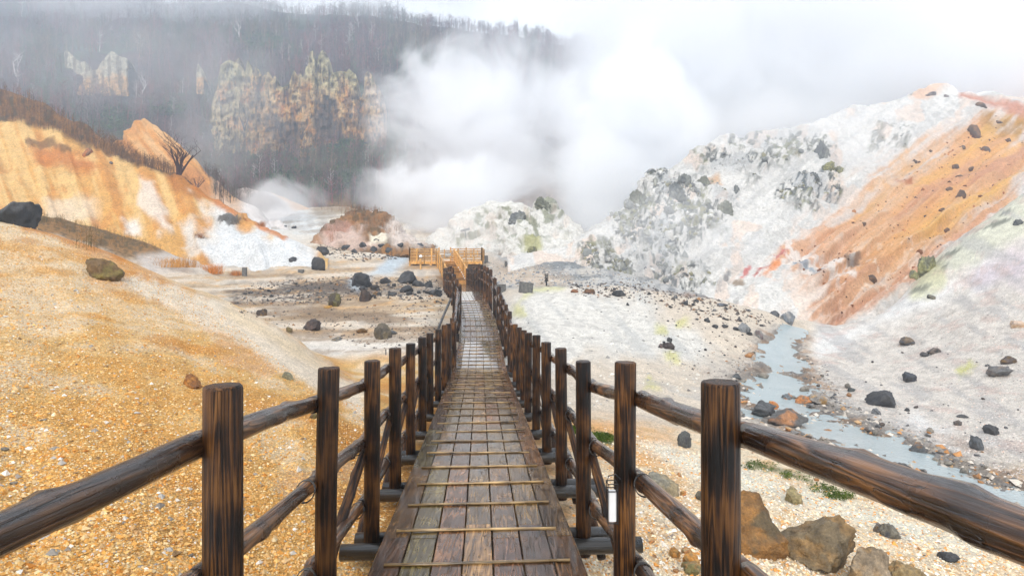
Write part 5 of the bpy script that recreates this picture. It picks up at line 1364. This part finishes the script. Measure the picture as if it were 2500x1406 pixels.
K(1893, 770, 30, 12, (96, 98, 102), GR, 'low grey rock behind the largest stream boulder'); K(1765, 748, 30, 8, (110, 118, 128), GR, 'flat bluish rock on the wet flats')
K(2158, 992, 68, 44, (60, 62, 68), GR, 'big dark angular boulder on the right slope', -.25, cuts=13); K(2225, 932, 32, 22, (62, 66, 74), GR, 'dark pointed boulder higher than the big angular one'); K(2453, 918, 52, 28, (108, 108, 108), (130, 116, 106), 'smooth grey boulder near the right edge')
K(2467, 888, 32, 18, (96, 84, 78), BR, 'brown boulder behind the smooth grey one'); K(2392, 1096, 34, 30, (88, 92, 96), GR, 'grey boulder on the lower right slope'); K(2425, 1060, 32, 22, (66, 66, 68), GR, 'dark flat boulder above the lower grey boulder')
K(2247, 1106, 38, 24, (92, 94, 96), (140, 110, 84), 'grey boulder at the far edge of the stream'); K(2285, 862, 28, 12, (120, 108, 100), GR, 'flat brownish stone on the pale right slope'); K(2262, 870, 20, 10, (88, 84, 84), GR, 'dark stone beside the flat brownish one')
K(2225, 840, 48, 16, (120, 100, 76), GR, 'wide jagged brown stone up the right slope'); K(2355, 1020, 24, 8, (84, 86, 88), GR, 'flat dark stone on the right slope'); K(2344, 1038, 20, 12, (108, 96, 88), GR, 'brownish stone below the flat dark one'); K(2082, 956, 18, 10, (84, 92, 92), GR, 'greenish grey pebble on the right slope'); K(2216, 1004, 12, 8, DK, GR, 'black pebble beside the big angular boulder')
K(2143, 1012, 22, 14, (120, 124, 128), GR, 'grey stone at the foot of the big angular boulder'); K(2280, 730, 22, 10, (118, 112, 92), GR, 'flat stone below the yellow crust'); K(2492, 548, 22, 16, (96, 98, 96), GR, 'dark stone on the crest at the right edge'); K(2490, 800, 40, 18, (226, 186, 150), (214, 190, 170), 'pale orange boulder at the right edge')
K(1675, 1092, 36, 34, (84, 86, 84), GR, 'dark grey boulder on the pale bank edge behind the fence'); K(1618, 1208, 96, 50, (134, 130, 116), (160, 146, 116), 'jagged grey rock behind the mid rail', .4, cuts=13); K(1940, 1228, 42, 40, (150, 136, 92), (168, 150, 116), 'upright tan stone on the bank between rail and stream')
K(1846, 1342, 205, 128, (100, 84, 58), (146, 104, 52), 'big rust-stained brown boulder behind the nearest creek side post', .35, sub=5, cuts=12); K(2020, 1392, 196, 120, (120, 104, 78), (142, 112, 70), 'biggest grey-brown boulder in the lower right', .25, sub=5, cuts=13)
K(2135, 1452, 130, 96, (150, 132, 108), (160, 130, 90), 'pale brown boulder at the bottom edge of the picture', sub=5); K(2222, 1440, 90, 60, (150, 128, 88), (170, 130, 76), 'tan boulder at the bottom edge beside the pale brown one', sub=5)
K(1898, 1345, 88, 26, (150, 124, 84), (196, 146, 76), 'flat tan slab in front of the two big boulders'); K(2178, 1312, 42, 28, (120, 116, 104), GR, 'rounded grey stone above the bottom boulders'); K(2146, 1300, 24, 20, (120, 112, 104), BR, 'small brown stone beside the rounded grey one'); K(2325, 1372, 46, 20, (64, 66, 70), GR, 'dark splintered stone at the lower right')
K(1710, 1222, 22, 22, (104, 98, 84), GR, 'small dark stone left of the nearest creek side post'); K(1669, 1210, 16, 14, (206, 140, 80), TAN, 'small orange stone beside the small dark one'); K(1818, 1320, 50, 50, (128, 128, 116), (150, 140, 116), 'grey stone peeping from behind the nearest post')
K(1690, 1380, 40, 30, (200, 140, 64), TAN, 'orange stone below the cross logs'); K(1650, 1362, 30, 22, (190, 134, 66), TAN, 'smaller orange stone below the cross logs'); K(1690, 1402, 50, 30, (128, 120, 76), TAN, 'olive stone at the bottom edge below the cross logs')
K(1930, 1036, 100, 34, (92, 90, 88), (170, 120, 80), 'long dark rock bar with rusty crust in the stream'); K(1872, 1014, 64, 30, (86, 88, 90), GR, 'dark rock at the left end of the rock bar'); K(1925, 980, 36, 22, (112, 118, 122), (190, 130, 80), 'grey rock standing in the milky stream'); K(1966, 984, 40, 18, (206, 136, 80), (150, 120, 96), 'orange crusted rock beside the standing grey rock'); K(1888, 1000, 30, 20, (196, 124, 66), TAN, 'orange knob on the rock bar')
K(2008, 985, 48, 22, (150, 144, 138), TAN, 'grey-brown rock on the right bank of the stream'); K(2180, 1148, 40, 20, (120, 112, 104), BR, 'brown stone in the lower stream'); K(2218, 1160, 50, 26, (104, 102, 100), GR, 'grey boulder in the lower stream near the rail'); K(1800, 925, 26, 12, (92, 96, 98), GR, 'dark stone left of the milky stream')
# stones on the orange face and the crown of the right hill
for x, y, w, h, l in [(2400, 264, 24, 18, 'dark block on the brink of the orange face'), (2381, 332, 28, 32, 'largest dark rock lodged high on the orange face'), (2408, 372, 22, 14, 'dark rock right of the largest one on the orange face'), (2355, 362, 12, 8, 'small dark rock left of the high group on the orange face'), (2337, 412, 18, 14, 'round dark rock in the middle of the orange face'), (2320, 466, 18, 12, 'dark brown rock low in the middle of the orange face'),
                      (2350, 482, 20, 20, 'dark streaky rock right of the middle of the orange face'), (2305, 518, 16, 8, 'flat dark rock in the lower orange face'), (2373, 412, 12, 10, 'small brown rock beside the round dark one'), (2345, 435, 20, 9, 'flat brown rock below the round dark one'), (2236, 397, 12, 9, 'small rock near the pale edge of the orange face'), (2110, 552, 16, 10, 'dark stone near the left edge of the orange face'), (2315, 570, 14, 12, 'dark stone at the right edge of the orange face'), (2465, 345, 14, 12, 'brown rock by the right edge of the orange face'), (2440, 300, 20, 8, 'flat dark rock near the top of the orange face'), (2128, 685, 28, 18, 'mauve boulder low on the orange face'),
                      (2275, 236, 22, 12, 'grey rock on the very top of the hill'), (2312, 238, 18, 9, 'ochre grey rock beside the hilltop rock')]:
    K(x, y, w, h, (84, 64, 48) if 'grey' not in l else (140, 130, 126), (120, 84, 50) if 'grey' not in l else GR, l, sub=3)
for x, y, w, h, l in [(2012, 385, 36, 44, 'tall dark crag jutting from the white slope'), (2028, 418, 30, 28, 'dark crag with yellow lichen below the tall one'), (1990, 440, 26, 22, 'dark knob left of the lichened crag'), (2052, 420, 22, 16, 'yellowish knob right of the lichened crag'), (1675, 458, 42, 34, 'largest black crag on the white hill'), (1650, 485, 50, 40, 'black crag under the largest one'), (1635, 520, 34, 20, 'low black crag at the bottom of the group'), (1720, 455, 30, 24, 'green-grey knob right of the black crags'), (1560, 505, 44, 40, 'grey-green crag on the left shoulder of the white hill'), (1800, 470, 16, 18, 'small grey knob in the middle of the white slope'), (1775, 520, 40, 34, 'olive crag in the middle of the white slope'), (1592, 424, 22, 12, 'dark tip of the hill shoulder against the steam'), (1325, 512, 38, 30, 'olive crag on top of the white mound'), (1268, 545, 50, 28, 'grey crag on the face of the white mound'), (1298, 610, 26, 16, 'yellow-green knob below the white mound'), (2270, 660, 40, 40, 'yellow crusted crag on the crest of the near right slope'), (2235, 680, 20, 22, 'olive knob left of the yellow crusted crag')]:
    c = ((150, 148, 100), (112, 112, 88)) if 'yellow' in l else ((98, 100, 84), (136, 136, 118)) if ('olive' in l or 'green' in l) else ((92, 96, 96), (126, 128, 122))
    K(x, y, w, h, c[0], c[1], l, sub=5, name='crag', cuts=8, sink=.4, rough=.2)

# smaller stones: shared shapes, one object each
small = [rock_mesh(1, .85, .7, 40 + k, c[0], c[1], 2, 8, 'stone') for k, c in enumerate([(DK, GR), (DK, (60, 58, 60)), (GR, LG), ((96, 82, 72), GR), ((176, 122, 68), (150, 120, 90)), ((140, 132, 120), (120, 116, 108)), ((206, 140, 80), (176, 150, 110)), ((226, 222, 214), LG)])]
for s_ in small: s_.materials.append(M_rock)
def sow(n, poly, wr, kinds, label, group, seed, pw=2.0, name='stone', cond=None):
    rgn = random.Random(seed); xs = [p[0] for p in poly]; ys = [p[1] for p in poly]; k = 0; tries = 0
    while k < n and tries < n * 40:
        tries += 1
        x = rgn.uniform(min(xs), max(xs)); y = rgn.uniform(min(ys), max(ys))
        if sd_poly(np.array([x]), np.array([y]), poly)[0] > 0: continue
        g = hit(x, y)
        if cond and not cond(g): continue
        s = wr[0] + (wr[1] - wr[0]) * rgn.random() ** pw; s = s * g.y / F
        o = bpy.data.objects.new(name, small[rgn.choice(kinds)]); C.objects.link(o); o.location = g + Vector((0, 0, s * .15)); o.scale = (s, s * rgn.uniform(.7, 1.2), s * rgn.uniform(.6, 1.1)); o.rotation_euler = (rgn.uniform(-.4, .4), rgn.uniform(-.4, .4), rgn.uniform(0, 6.28))
        tag(o, label, 'stone', group); k += 1
noW = lambda g: abs(g.x - walk(g.y)[0]) > 1.0
sow(40, [(620, 700), (860, 682), (1080, 690), (1080, 720), (700, 732), (600, 720)], (4, 15), (0, 1, 0, 2), 'black stone strewn along the dark band of the left valley floor', 'black stones on the left valley floor', 1, cond=noW)
sow(20, [(860, 690), (1070, 685), (1080, 725), (900, 728)], (8, 22), (0, 1), 'black stone scattered round the black boulders by the fence', 'black stones round the boulder cluster', 2, cond=noW)
sow(16, [(560, 735), (1080, 740), (1080, 850), (900, 850), (700, 790)], (3, 9), (1, 3, 4), 'small stone on the brown ground left of the fence', 'small stones left of the fence', 3, cond=noW)
sow(40, [(1810, 860), (1960, 840), (2010, 960), (2200, 1060), (2480, 1190), (2490, 1230), (2300, 1200), (2000, 1090), (1800, 1000)], (8, 30), (4, 5, 3, 2, 6, 5), 'stone lying in or beside the milky stream', 'stones of the milky stream', 4)
sow(34, [(1960, 880), (2200, 1000), (2480, 1130), (2480, 1190), (2250, 1120), (1990, 1000)], (6, 22), (2, 5, 3, 4, 2), 'stone on the far bank of the milky stream', 'stones on the far stream bank', 5)
sow(30, [(1800, 960), (1990, 1060), (2300, 1190), (2300, 1240), (1980, 1180), (1830, 1130), (1800, 1050)], (6, 24), (4, 6, 5, 3, 4), 'stone on the near bank of the milky stream', 'stones on the near stream bank', 6)
sow(26, [(2080, 900), (2300, 820), (2498, 780), (2498, 1120), (2250, 1060), (2100, 960)], (3, 14), (2, 0, 3, 2), 'pebble on the pale right slope', 'pebbles on the pale right slope', 7)
sow(20, [(1560, 735), (1760, 760), (1840, 830), (1830, 900), (1720, 880), (1640, 800)], (3, 11), (0, 1, 3), 'dark pebble on the sandy ground left of the stream', 'dark pebbles left of the stream', 8)
sow(22, [(1400, 690), (1700, 720), (1880, 768), (1850, 780), (1600, 735), (1420, 715)], (4, 14), (0, 3, 4, 2), 'dark stone along the wet edge behind the pale bank', 'dark stones behind the pale bank', 9)
sow(20, [(1560, 1060), (1720, 1110), (2400, 1340), (2400, 1400), (1900, 1400), (1580, 1250)], (5, 18), (3, 6, 2, 4, 7), 'stone on the beige bank behind the creek side fence', 'stones on the beige bank', 10, cond=noW)
sow(14, [(1580, 1280), (1760, 1330), (1790, 1400), (1600, 1400)], (8, 26), (4, 6, 4), 'rusty stone heaped beside the cross logs', 'rusty stones beside the cross logs', 11, cond=noW)
sow(16, [(10, 600), (300, 680), (700, 930), (760, 1400), (10, 1400)], (5, 17), (7, 7, 5, 6, 2), 'pale stone among the orange gravel of the left slope', 'pale stones in the orange gravel', 12, pw=3, cond=noW)

# loose gravel: too much to count, one object
rng = np.random.default_rng(77)
def gravel(name, poly, n, wr, cols, label, seed, mat, mu=-4.45, sg=.42, top=.035):
    rg_ = np.random.default_rng(seed); xs = [p[0] for p in poly]; ys = [p[1] for p in poly]
    px = rg_.uniform(min(xs), max(xs), n * 2); py = rg_.uniform(min(ys), max(ys), n * 2)
    k = sd_poly(px, py, poly) < 0; px = px[k][:n]; py = py[k][:n]
    pos, ok = hit_many(px, py); wx, _ = walk(pos[:, 1]); ok &= np.abs(pos[:, 0] - wx) > .5
    pos = pos[ok]; m = len(pos)
    ov, of = ICO[1]
    base = np.array([[0, 0, 1], [1, 0, 0], [0, 1, 0], [-1, 0, 0], [0, -1, 0], [0, 0, -1.]]); fc = np.array([[0, 1, 2], [0, 2, 3], [0, 3, 4], [0, 4, 1], [5, 2, 1], [5, 3, 2], [5, 4, 3], [5, 1, 4]])
    real = np.clip(rg_.lognormal(mu, sg, m), .005, top)
    real = np.maximum(real, wr * pos[:, 1] / F * rg_.uniform(.5, 1.0, m))
    v = base[None] * (1 + rg_.uniform(-.35, .35, (m, 6, 1))) * np.array([1, 1, .7]) + rg_.normal(size=(m, 6, 3)) * .15
    a = rg_.uniform(0, 6.28, m); ca, sa = np.cos(a)[:, None], np.sin(a)[:, None]
    v = np.stack([v[..., 0] * ca - v[..., 1] * sa, v[..., 0] * sa + v[..., 1] * ca, v[..., 2]], -1) * real[:, None, None] + pos[:, None, :]
    ci = rg_.choice(len(cols), m, p=np.array([c[1] for c in cols]) / sum(c[1] for c in cols)); cc = np.array([s2l(c[0]) for c in cols])[ci] * rg_.uniform(.75, 1.15, (m, 1))
    f = (fc[None] + (np.arange(m) * 6)[:, None, None]).reshape(-1, 3)
    o = obj(name, mesh_np(name, v.reshape(-1, 3), f, np.repeat(np.clip(cc, .02, .85), 6, 0), False), mat); tag(o, label, 'gravel', None, 'stuff')
M_grav = plain_mat('gravel_stone', (1, 1, 1), rough=.8, spec=.3, noise=.15, scale=40, attr=True)
gravel('gravel', [(-60, 560), (60, 545), (300, 640), (480, 720), (640, 850), (780, 960), (920, 1000), (1010, 1100), (960, 1420), (-60, 1420)], 62000, 1.7,
       [((222, 180, 112), 5), ((214, 160, 84), 4), ((200, 138, 60), 2.0), ((228, 204, 158), 3), ((230, 224, 214), .4), ((176, 168, 160), .4), ((200, 158, 106), 2.5)], 'loose orange and cream gravel covering the left slope', 1, M_grav, -4.75, .40, .03)
gravel('gravel', [(1480, 1040), (1720, 1100), (2500, 1330), (2500, 1420), (1440, 1420), (1380, 1200)], 14000, 2.0,
       [((236, 216, 186), 5), ((220, 178, 122), 2), ((214, 150, 76), 1.6), ((150, 140, 130), .8), ((240, 234, 224), 2)], 'fine beige gravel on the near bank behind the creek side fence', 2, M_grav)
gravel('gravel', [(1990, 860), (2250, 780), (2510, 700), (2510, 1180), (2300, 1090), (2050, 980)], 9000, 1.5,
       [((214, 206, 200), 5), ((190, 184, 180), 2), ((160, 152, 148), 1.2), ((226, 200, 184), 1)], 'fine grey grit on the pale right slope', 3, M_grav)
RUB = [((64, 62, 62), 3), ((92, 86, 82), 3), ((120, 104, 90), 2), ((150, 112, 74), 1)]
gravel('rubble', [(560, 742), (620, 690), (860, 672), (1085, 684), (1085, 742), (900, 728), (700, 748)], 1500, 2.0, RUB, 'dark rubble strewn over the left valley floor', 4, M_grav, -3.1, .5, .14)
gravel('rubble', [(560, 760), (1080, 742), (1080, 850), (900, 850), (700, 800)], 700, 1.6, RUB, 'sparse small rubble on the brown ground left of the fence', 5, M_grav, -3.5, .4, .09)
gravel('rubble', [(1380, 690), (1560, 690), (1760, 735), (1900, 780), (1860, 800), (1600, 742), (1400, 720)], 900, 1.8, RUB, 'dark rubble along the wet flats behind the pale bank', 6, M_grav, -3.0, .5, .15)
gravel('rubble', [(1820, 840), (2000, 860), (2060, 980), (2300, 1090), (2500, 1180), (2500, 1250), (2280, 1230), (1980, 1160), (1800, 1050), (1790, 900)], 2200, 1.8, [((150, 142, 132), 3), ((184, 150, 112), 1.5), ((116, 114, 112), 3), ((206, 196, 184), 3), ((190, 138, 88), .7)], 'rubble lining both banks of the milky stream', 7, M_grav, -3.3, .5, .10)
gravel('rubble', [(1560, 740), (1790, 765), (1850, 850), (1800, 960), (1640, 900)], 260, 1.4, RUB, 'small dark rubble on the sandy ground left of the stream', 8, M_grav, -3.6, .4, .08)
gravel('rubble', [(780, 590), (990, 585), (1000, 630), (880, 640), (790, 625)], 500, 2.0, RUB, 'dark rubble below the brown mound', 9, M_grav, -2.3, .4, .25)
gravel('rubble', [(1190, 640), (1300, 625), (1420, 640), (1600, 690), (1560, 712), (1400, 700), (1190, 700)], 1500, 1.2, [((150, 154, 158), 3), ((112, 116, 120), 2), ((190, 188, 184), 2), ((140, 128, 112), 1)], 'grey rubble on the steaming flats right of the platform', 10, M_grav, -3.0, .5, .15)
gravel('rubble', [(-60, 700), (300, 800), (640, 960), (930, 1010), (960, 1420), (-60, 1420)], 900, 3.0, [((206, 146, 70), 3), ((190, 124, 52), 2), ((222, 190, 140), 2), ((150, 120, 84), 1)], 'crumbled ochre clods on the left gravel slope', 11, M_grav, -3.9, .35, .05)
gravel('rubble', [(-60, 600), (300, 690), (640, 880), (930, 1010), (960, 1420), (-60, 1420)], 420, 2.6, [((226, 220, 210), 3), ((176, 172, 166), 2), ((140, 134, 126), 1), ((214, 178, 128), 2)], 'pale mixed stones strewn over the left gravel slope', 14, M_grav, -4.0, .45, .06)
gravel('rubble', [(1230, 740), (1340, 705), (1560, 740), (1720, 850), (1700, 960), (1400, 1000), (1260, 980)], 700, 1.3, [((206, 202, 196), 3), ((150, 148, 144), 1.5), ((226, 222, 212), 3), ((120, 116, 112), .6)], 'pale crust crumbs on the white bank', 15, M_grav, -3.7, .5, .08)
def chunks(name, pos, size, cols, label, seed):
    rg_ = np.random.default_rng(seed); m = len(pos); ov, of = ICO[1]
    v = ov[None] * (1 + rg_.uniform(-.45, .35, (m, len(ov), 1))) * rg_.uniform(.6, 1.2, (m, 1, 3)) * size[:, None, None] + pos[:, None, :]
    cc = np.array([s2l(c) for c in cols])[rg_.integers(0, len(cols), m)] * rg_.uniform(.6, 1.2, (m, 1))
    f = (of[None] + (np.arange(m) * len(ov))[:, None, None]).reshape(-1, 3)
    tag(obj(name, mesh_np(name, v.reshape(-1, 3), f, np.repeat(cc, len(ov), 0), False), M_grav), label, 'rubble', None, 'stuff')
_o, _px, _py, _p = R_HILL
rg2 = np.random.default_rng(91); ca_ = crag_amount(_px, _py); w2_ = fbm(np.stack([_px / 13, _py / 12, 0 * _px], -1), 4, 56)
pr = (np.clip(ca_ - .35, 0, 1) * sstep(-.1, .4, w2_)).ravel(); pr[np.arange(pr.size) // _px.shape[1] > 270] = 0; ix = rg2.choice(pr.size, 1700, p=pr / pr.sum())
chunks('rubble', _p.reshape(-1, 3)[ix], np.clip(rg2.lognormal(-2.1, .5, len(ix)), .05, .40), [(128, 130, 128), (98, 100, 100), (142, 142, 132), (146, 142, 116), (176, 176, 174), (204, 202, 198)], 'broken dark rock crusting the crags of the white hill', 92)
pr = (sd_poly(_px, _py, OR) < -6).astype(float).ravel(); pr[np.arange(pr.size) // _px.shape[1] > 268] = 0; ix = rg2.choice(pr.size, 420, p=pr / pr.sum())
chunks('rubble', _p.reshape(-1, 3)[ix], np.clip(rg2.lognormal(-2.5, .5, len(ix)), .04, .25), [(150, 96, 56), (120, 80, 54), (186, 130, 84), (96, 72, 58)], 'small stones caught on the orange face of the hill', 93)
# moss on the bank
rng = np.random.default_rng(9)
mv = [leaf_clump(rng, 18, .09, .8) for _ in range(3)]
mq = blobs([(1412, 1052, 22, 8, 1.0), (1462, 1070, 34, 9, 1.4), (1860, 1140, 40, 10, .12), (1950, 1165, 50, 12, .10), (2050, 1212, 30, 9, .22), (2010, 1195, 30, 10, .12)], 220)
mp_ = np.array([hit(*q) for q in mq]); scatter_mesh('moss', mv, mp_, rng.uniform(.6, 1.2, len(mp_)), np.array([s2l((70, 92, 24)), s2l((52, 76, 20)), s2l((92, 106, 44))])[rng.integers(0, 3, len(mp_))], rng, M_twig, 'bright green moss on the bank behind the creek side fence', 'moss')
# ------------------------------------------------------------------ sky, light, air, steam, camera
sc = bpy.context.scene
w = bpy.data.worlds.new('World'); sc.world = w; w.use_nodes = True; nt = w.node_tree; nt.nodes.clear()
SUN_EL, SUN_AZ = math.radians(40), math.radians(192)
sky = N(nt, 'ShaderNodeTexSky'); sky.sky_type = 'NISHITA'; sky.sun_disc = False; sky.sun_elevation = SUN_EL; sky.sun_rotation = SUN_AZ
tc = N(nt, 'ShaderNodeTexCoord'); cl_ = N(nt, 'ShaderNodeTexNoise', {'Vector': tc.outputs['Generated'], 'Scale': 2.2, 'Detail': 4.0})
over = mixc(nt, cl_.outputs[0], (9.6, 9.7, 9.8), (10.7, 10.7, 10.7))
bg = N(nt, 'ShaderNodeBackground', {'Color': mixc(nt, .90, sky.outputs[0], over), 'Strength': .1})
o_ = N(nt, 'ShaderNodeOutputWorld'); nt.links.new(bg.outputs[0], o_.inputs[0])
ld = bpy.data.lights.new('sun', 'SUN'); ld.energy = 1.5; ld.angle = math.radians(25); ld.color = (1, .96, .9)
lo = bpy.data.objects.new('sun', ld); C.objects.link(lo)
dirv = Vector((math.sin(SUN_AZ) * math.cos(SUN_EL), math.cos(SUN_AZ) * math.cos(SUN_EL), math.sin(SUN_EL)))
lo.rotation_euler = (-dirv).to_track_quat('-Z', 'Y').to_euler()

def box_mesh(name, a, b):
    v = [(x, y, z) for x in (a[0], b[0]) for y in (a[1], b[1]) for z in (a[2], b[2])]
    return mesh_np(name, np.array(v, float), np.array([[0, 1, 3, 2], [4, 6, 7, 5], [0, 4, 5, 1], [2, 3, 7, 6], [0, 2, 6, 4], [1, 5, 7, 3]]), None, False)
m, nt, out = new_mat('misty_air')
pv = N(nt, 'ShaderNodeVolumePrincipled', {'Color': (.74, .855, 1.0, 1), 'Density': HAZE if 'HAZE' in globals() else .0017, 'Anisotropy': .2}); nt.links.new(pv.outputs[0], out.inputs['Volume'])
hz = obj('haze', box_mesh('haze', (-480, -30, -60), (720, 520, 190)), m); tag(hz, 'pale mist filling the valley and veiling the far hillside', 'mist', None, 'stuff')

def steam_mat(name, dens, scale, lo_, hi_, stretch=(1, 1, 1), seed=0.0, detail=6.0, edge=1.0):
    m, nt, out = new_mat(name)
    tc = N(nt, 'ShaderNodeTexCoord'); geo = N(nt, 'ShaderNodeNewGeometry')
    ln = N(nt, 'ShaderNodeVectorMath', {0: tc.outputs['Object']}, operation='LENGTH')
    fall = maprange(nt, ln.outputs['Value'], 1.0, 1.0 - edge, 0.0, 1.0, True)
    mp = N(nt, 'ShaderNodeMapping', {'Vector': geo.outputs['Position'], 'Scale': stretch, 'Location': (seed, seed * 1.7, seed * .6)})
    n = N(nt, 'ShaderNodeTexNoise', {'Vector': mp.outputs[0], 'Scale': scale, 'Detail': detail, 'Roughness': .6, 'Distortion': .8})
    v = math_(nt, 'ADD', maprange(nt, n.outputs[0], .28, .72, -.55, .55), fall)
    d = maprange(nt, v, lo_, hi_, 0.0, dens, True)
    d = math_(nt, 'MULTIPLY', d, maprange(nt, fall, 0.0, .35))
    pv = N(nt, 'ShaderNodeVolumePrincipled', {'Color': (.985, .99, 1.0, 1), 'Density': d, 'Anisotropy': .0})
    nt.links.new(pv.outputs[0], out.inputs['Volume'])
    m.cycles.volume_step_rate = STEP if 'STEP' in globals() else .5
    return m
sv_, sf_ = ico(1.0, 3)
def steam(px, py, d, rx, ry, rd, dens, scale, lo_, hi_, label, seed=0.0, stretch=(1, 1, 1), tilt=0.0, edge=.9):
    """px, py, rx, ry in photo pixels at distance d; rd in metres"""
    k = d / F; o = obj('steam', mesh_np('steam', sv_, sf_), steam_mat('steam', dens, scale, lo_, hi_, stretch, seed, edge=edge), loc=P(px, py, d))
    o.scale = (rx * k, rd, ry * k); o.rotation_euler = (0, tilt, 0)
    tag(o, label, 'steam', None, 'stuff'); return o
if STEAM if 'STEAM' in globals() else True:
    steam(1900, 180, 118, 620, 640, 36, .30, .050, -.60, .35, 'thick white steam bank rising behind the right hill', 1.0)
    steam(1560, 380, 96, 290, 400, 16, .24, .095, .12, .75, 'steam rolling up between the white mound and the right hill', 17.0)
    steam(1190, 310, 108, 430, 340, 20, .13, .085, .26, .72, 'billowing grey-white steam in front of the cliffs', 5.0)
    steam(1090, 500, 92, 320, 190, 12, .22, .12, .26, .75, 'low steam drifting behind the brown mound', 9.0)
    steam(2170, 90, 112, 430, 230, 22, .07, .06, .10, .80, 'thin veil of steam over the crest of the right hill', 13.0)
    steam(540, 270, 120, 240, 320, 12, .024, .08, .36, 1.0, 'thin bluish wisp rising before the cliff', 21.0)
    steam(690, 490, 84, 170, 110, 7, .16, .12, .32, .95, 'steam over the milky pool at the foot of the scree', 25.0)
    steam(1620, 560, 41, 460, 230, 4.5, .13, .22, .42, 1.1, 'thin wisps clinging to the crags of the right hill', 29.0)
    steam(500, -70, 250, 1300, 190, 40, .030, .02, .10, .90, 'low cloud brushing the top of the wooded hillside', 33.0)

    steam(1430, 480, 72, 200, 210, 7, .16, .10, .0, 1.0, 'white steam filling the gap between the mound and the right hill', 45.0)
    steam(1830, 300, 58, 420, 130, 5, .13, .16, .20, 1.1, 'soft steam spilling over the crest of the white hill', 49.0)
    steam(260, 140, 150, 560, 230, 14, .012, .05, .10, .95, 'thin mist hanging in the wood at the far left', 53.0)
    steam(1130, 560, 55, 330, 110, 4.5, .10, .18, .38, 1.05, 'faint steam over the mounds behind the platform', 37.0)
    steam(2100, 330, 64, 420, 200, 6, .06, .12, .40, 1.1, 'faint steam drifting across the upper white hill', 41.0)

cam = bpy.data.cameras.new('camera'); co = bpy.data.objects.new('camera', cam); C.objects.link(co); sc.camera = co
co.location = (0, 0, 0); co.rotation_euler = (math.radians(90), 0, 0)
cam.sensor_width = 36; cam.lens = F / 2500 * 36; cam.shift_y = -(703 - YH) / 2500; cam.clip_end = 2000; cam.clip_start = .05
sc.view_settings.view_transform = 'Standard'; sc.view_settings.look = 'None'; sc.view_settings.exposure = 0.55; sc.view_settings.gamma = 1
sc.render.engine = 'CYCLES'
cy = sc.cycles; cy.use_denoising = True; cy.denoiser = 'OPENIMAGEDENOISE'; cy.max_bounces = 16; cy.diffuse_bounces = 3; cy.glossy_bounces = 3; cy.transmission_bounces = 2; cy.volume_bounces = 14; cy.transparent_max_bounces = 8
cy.volume_step_rate = 1.0; cy.volume_max_steps = 256; cy.caustics_reflective = False; cy.caustics_refractive = False; cy.use_adaptive_sampling = True; cy.adaptive_threshold = .02
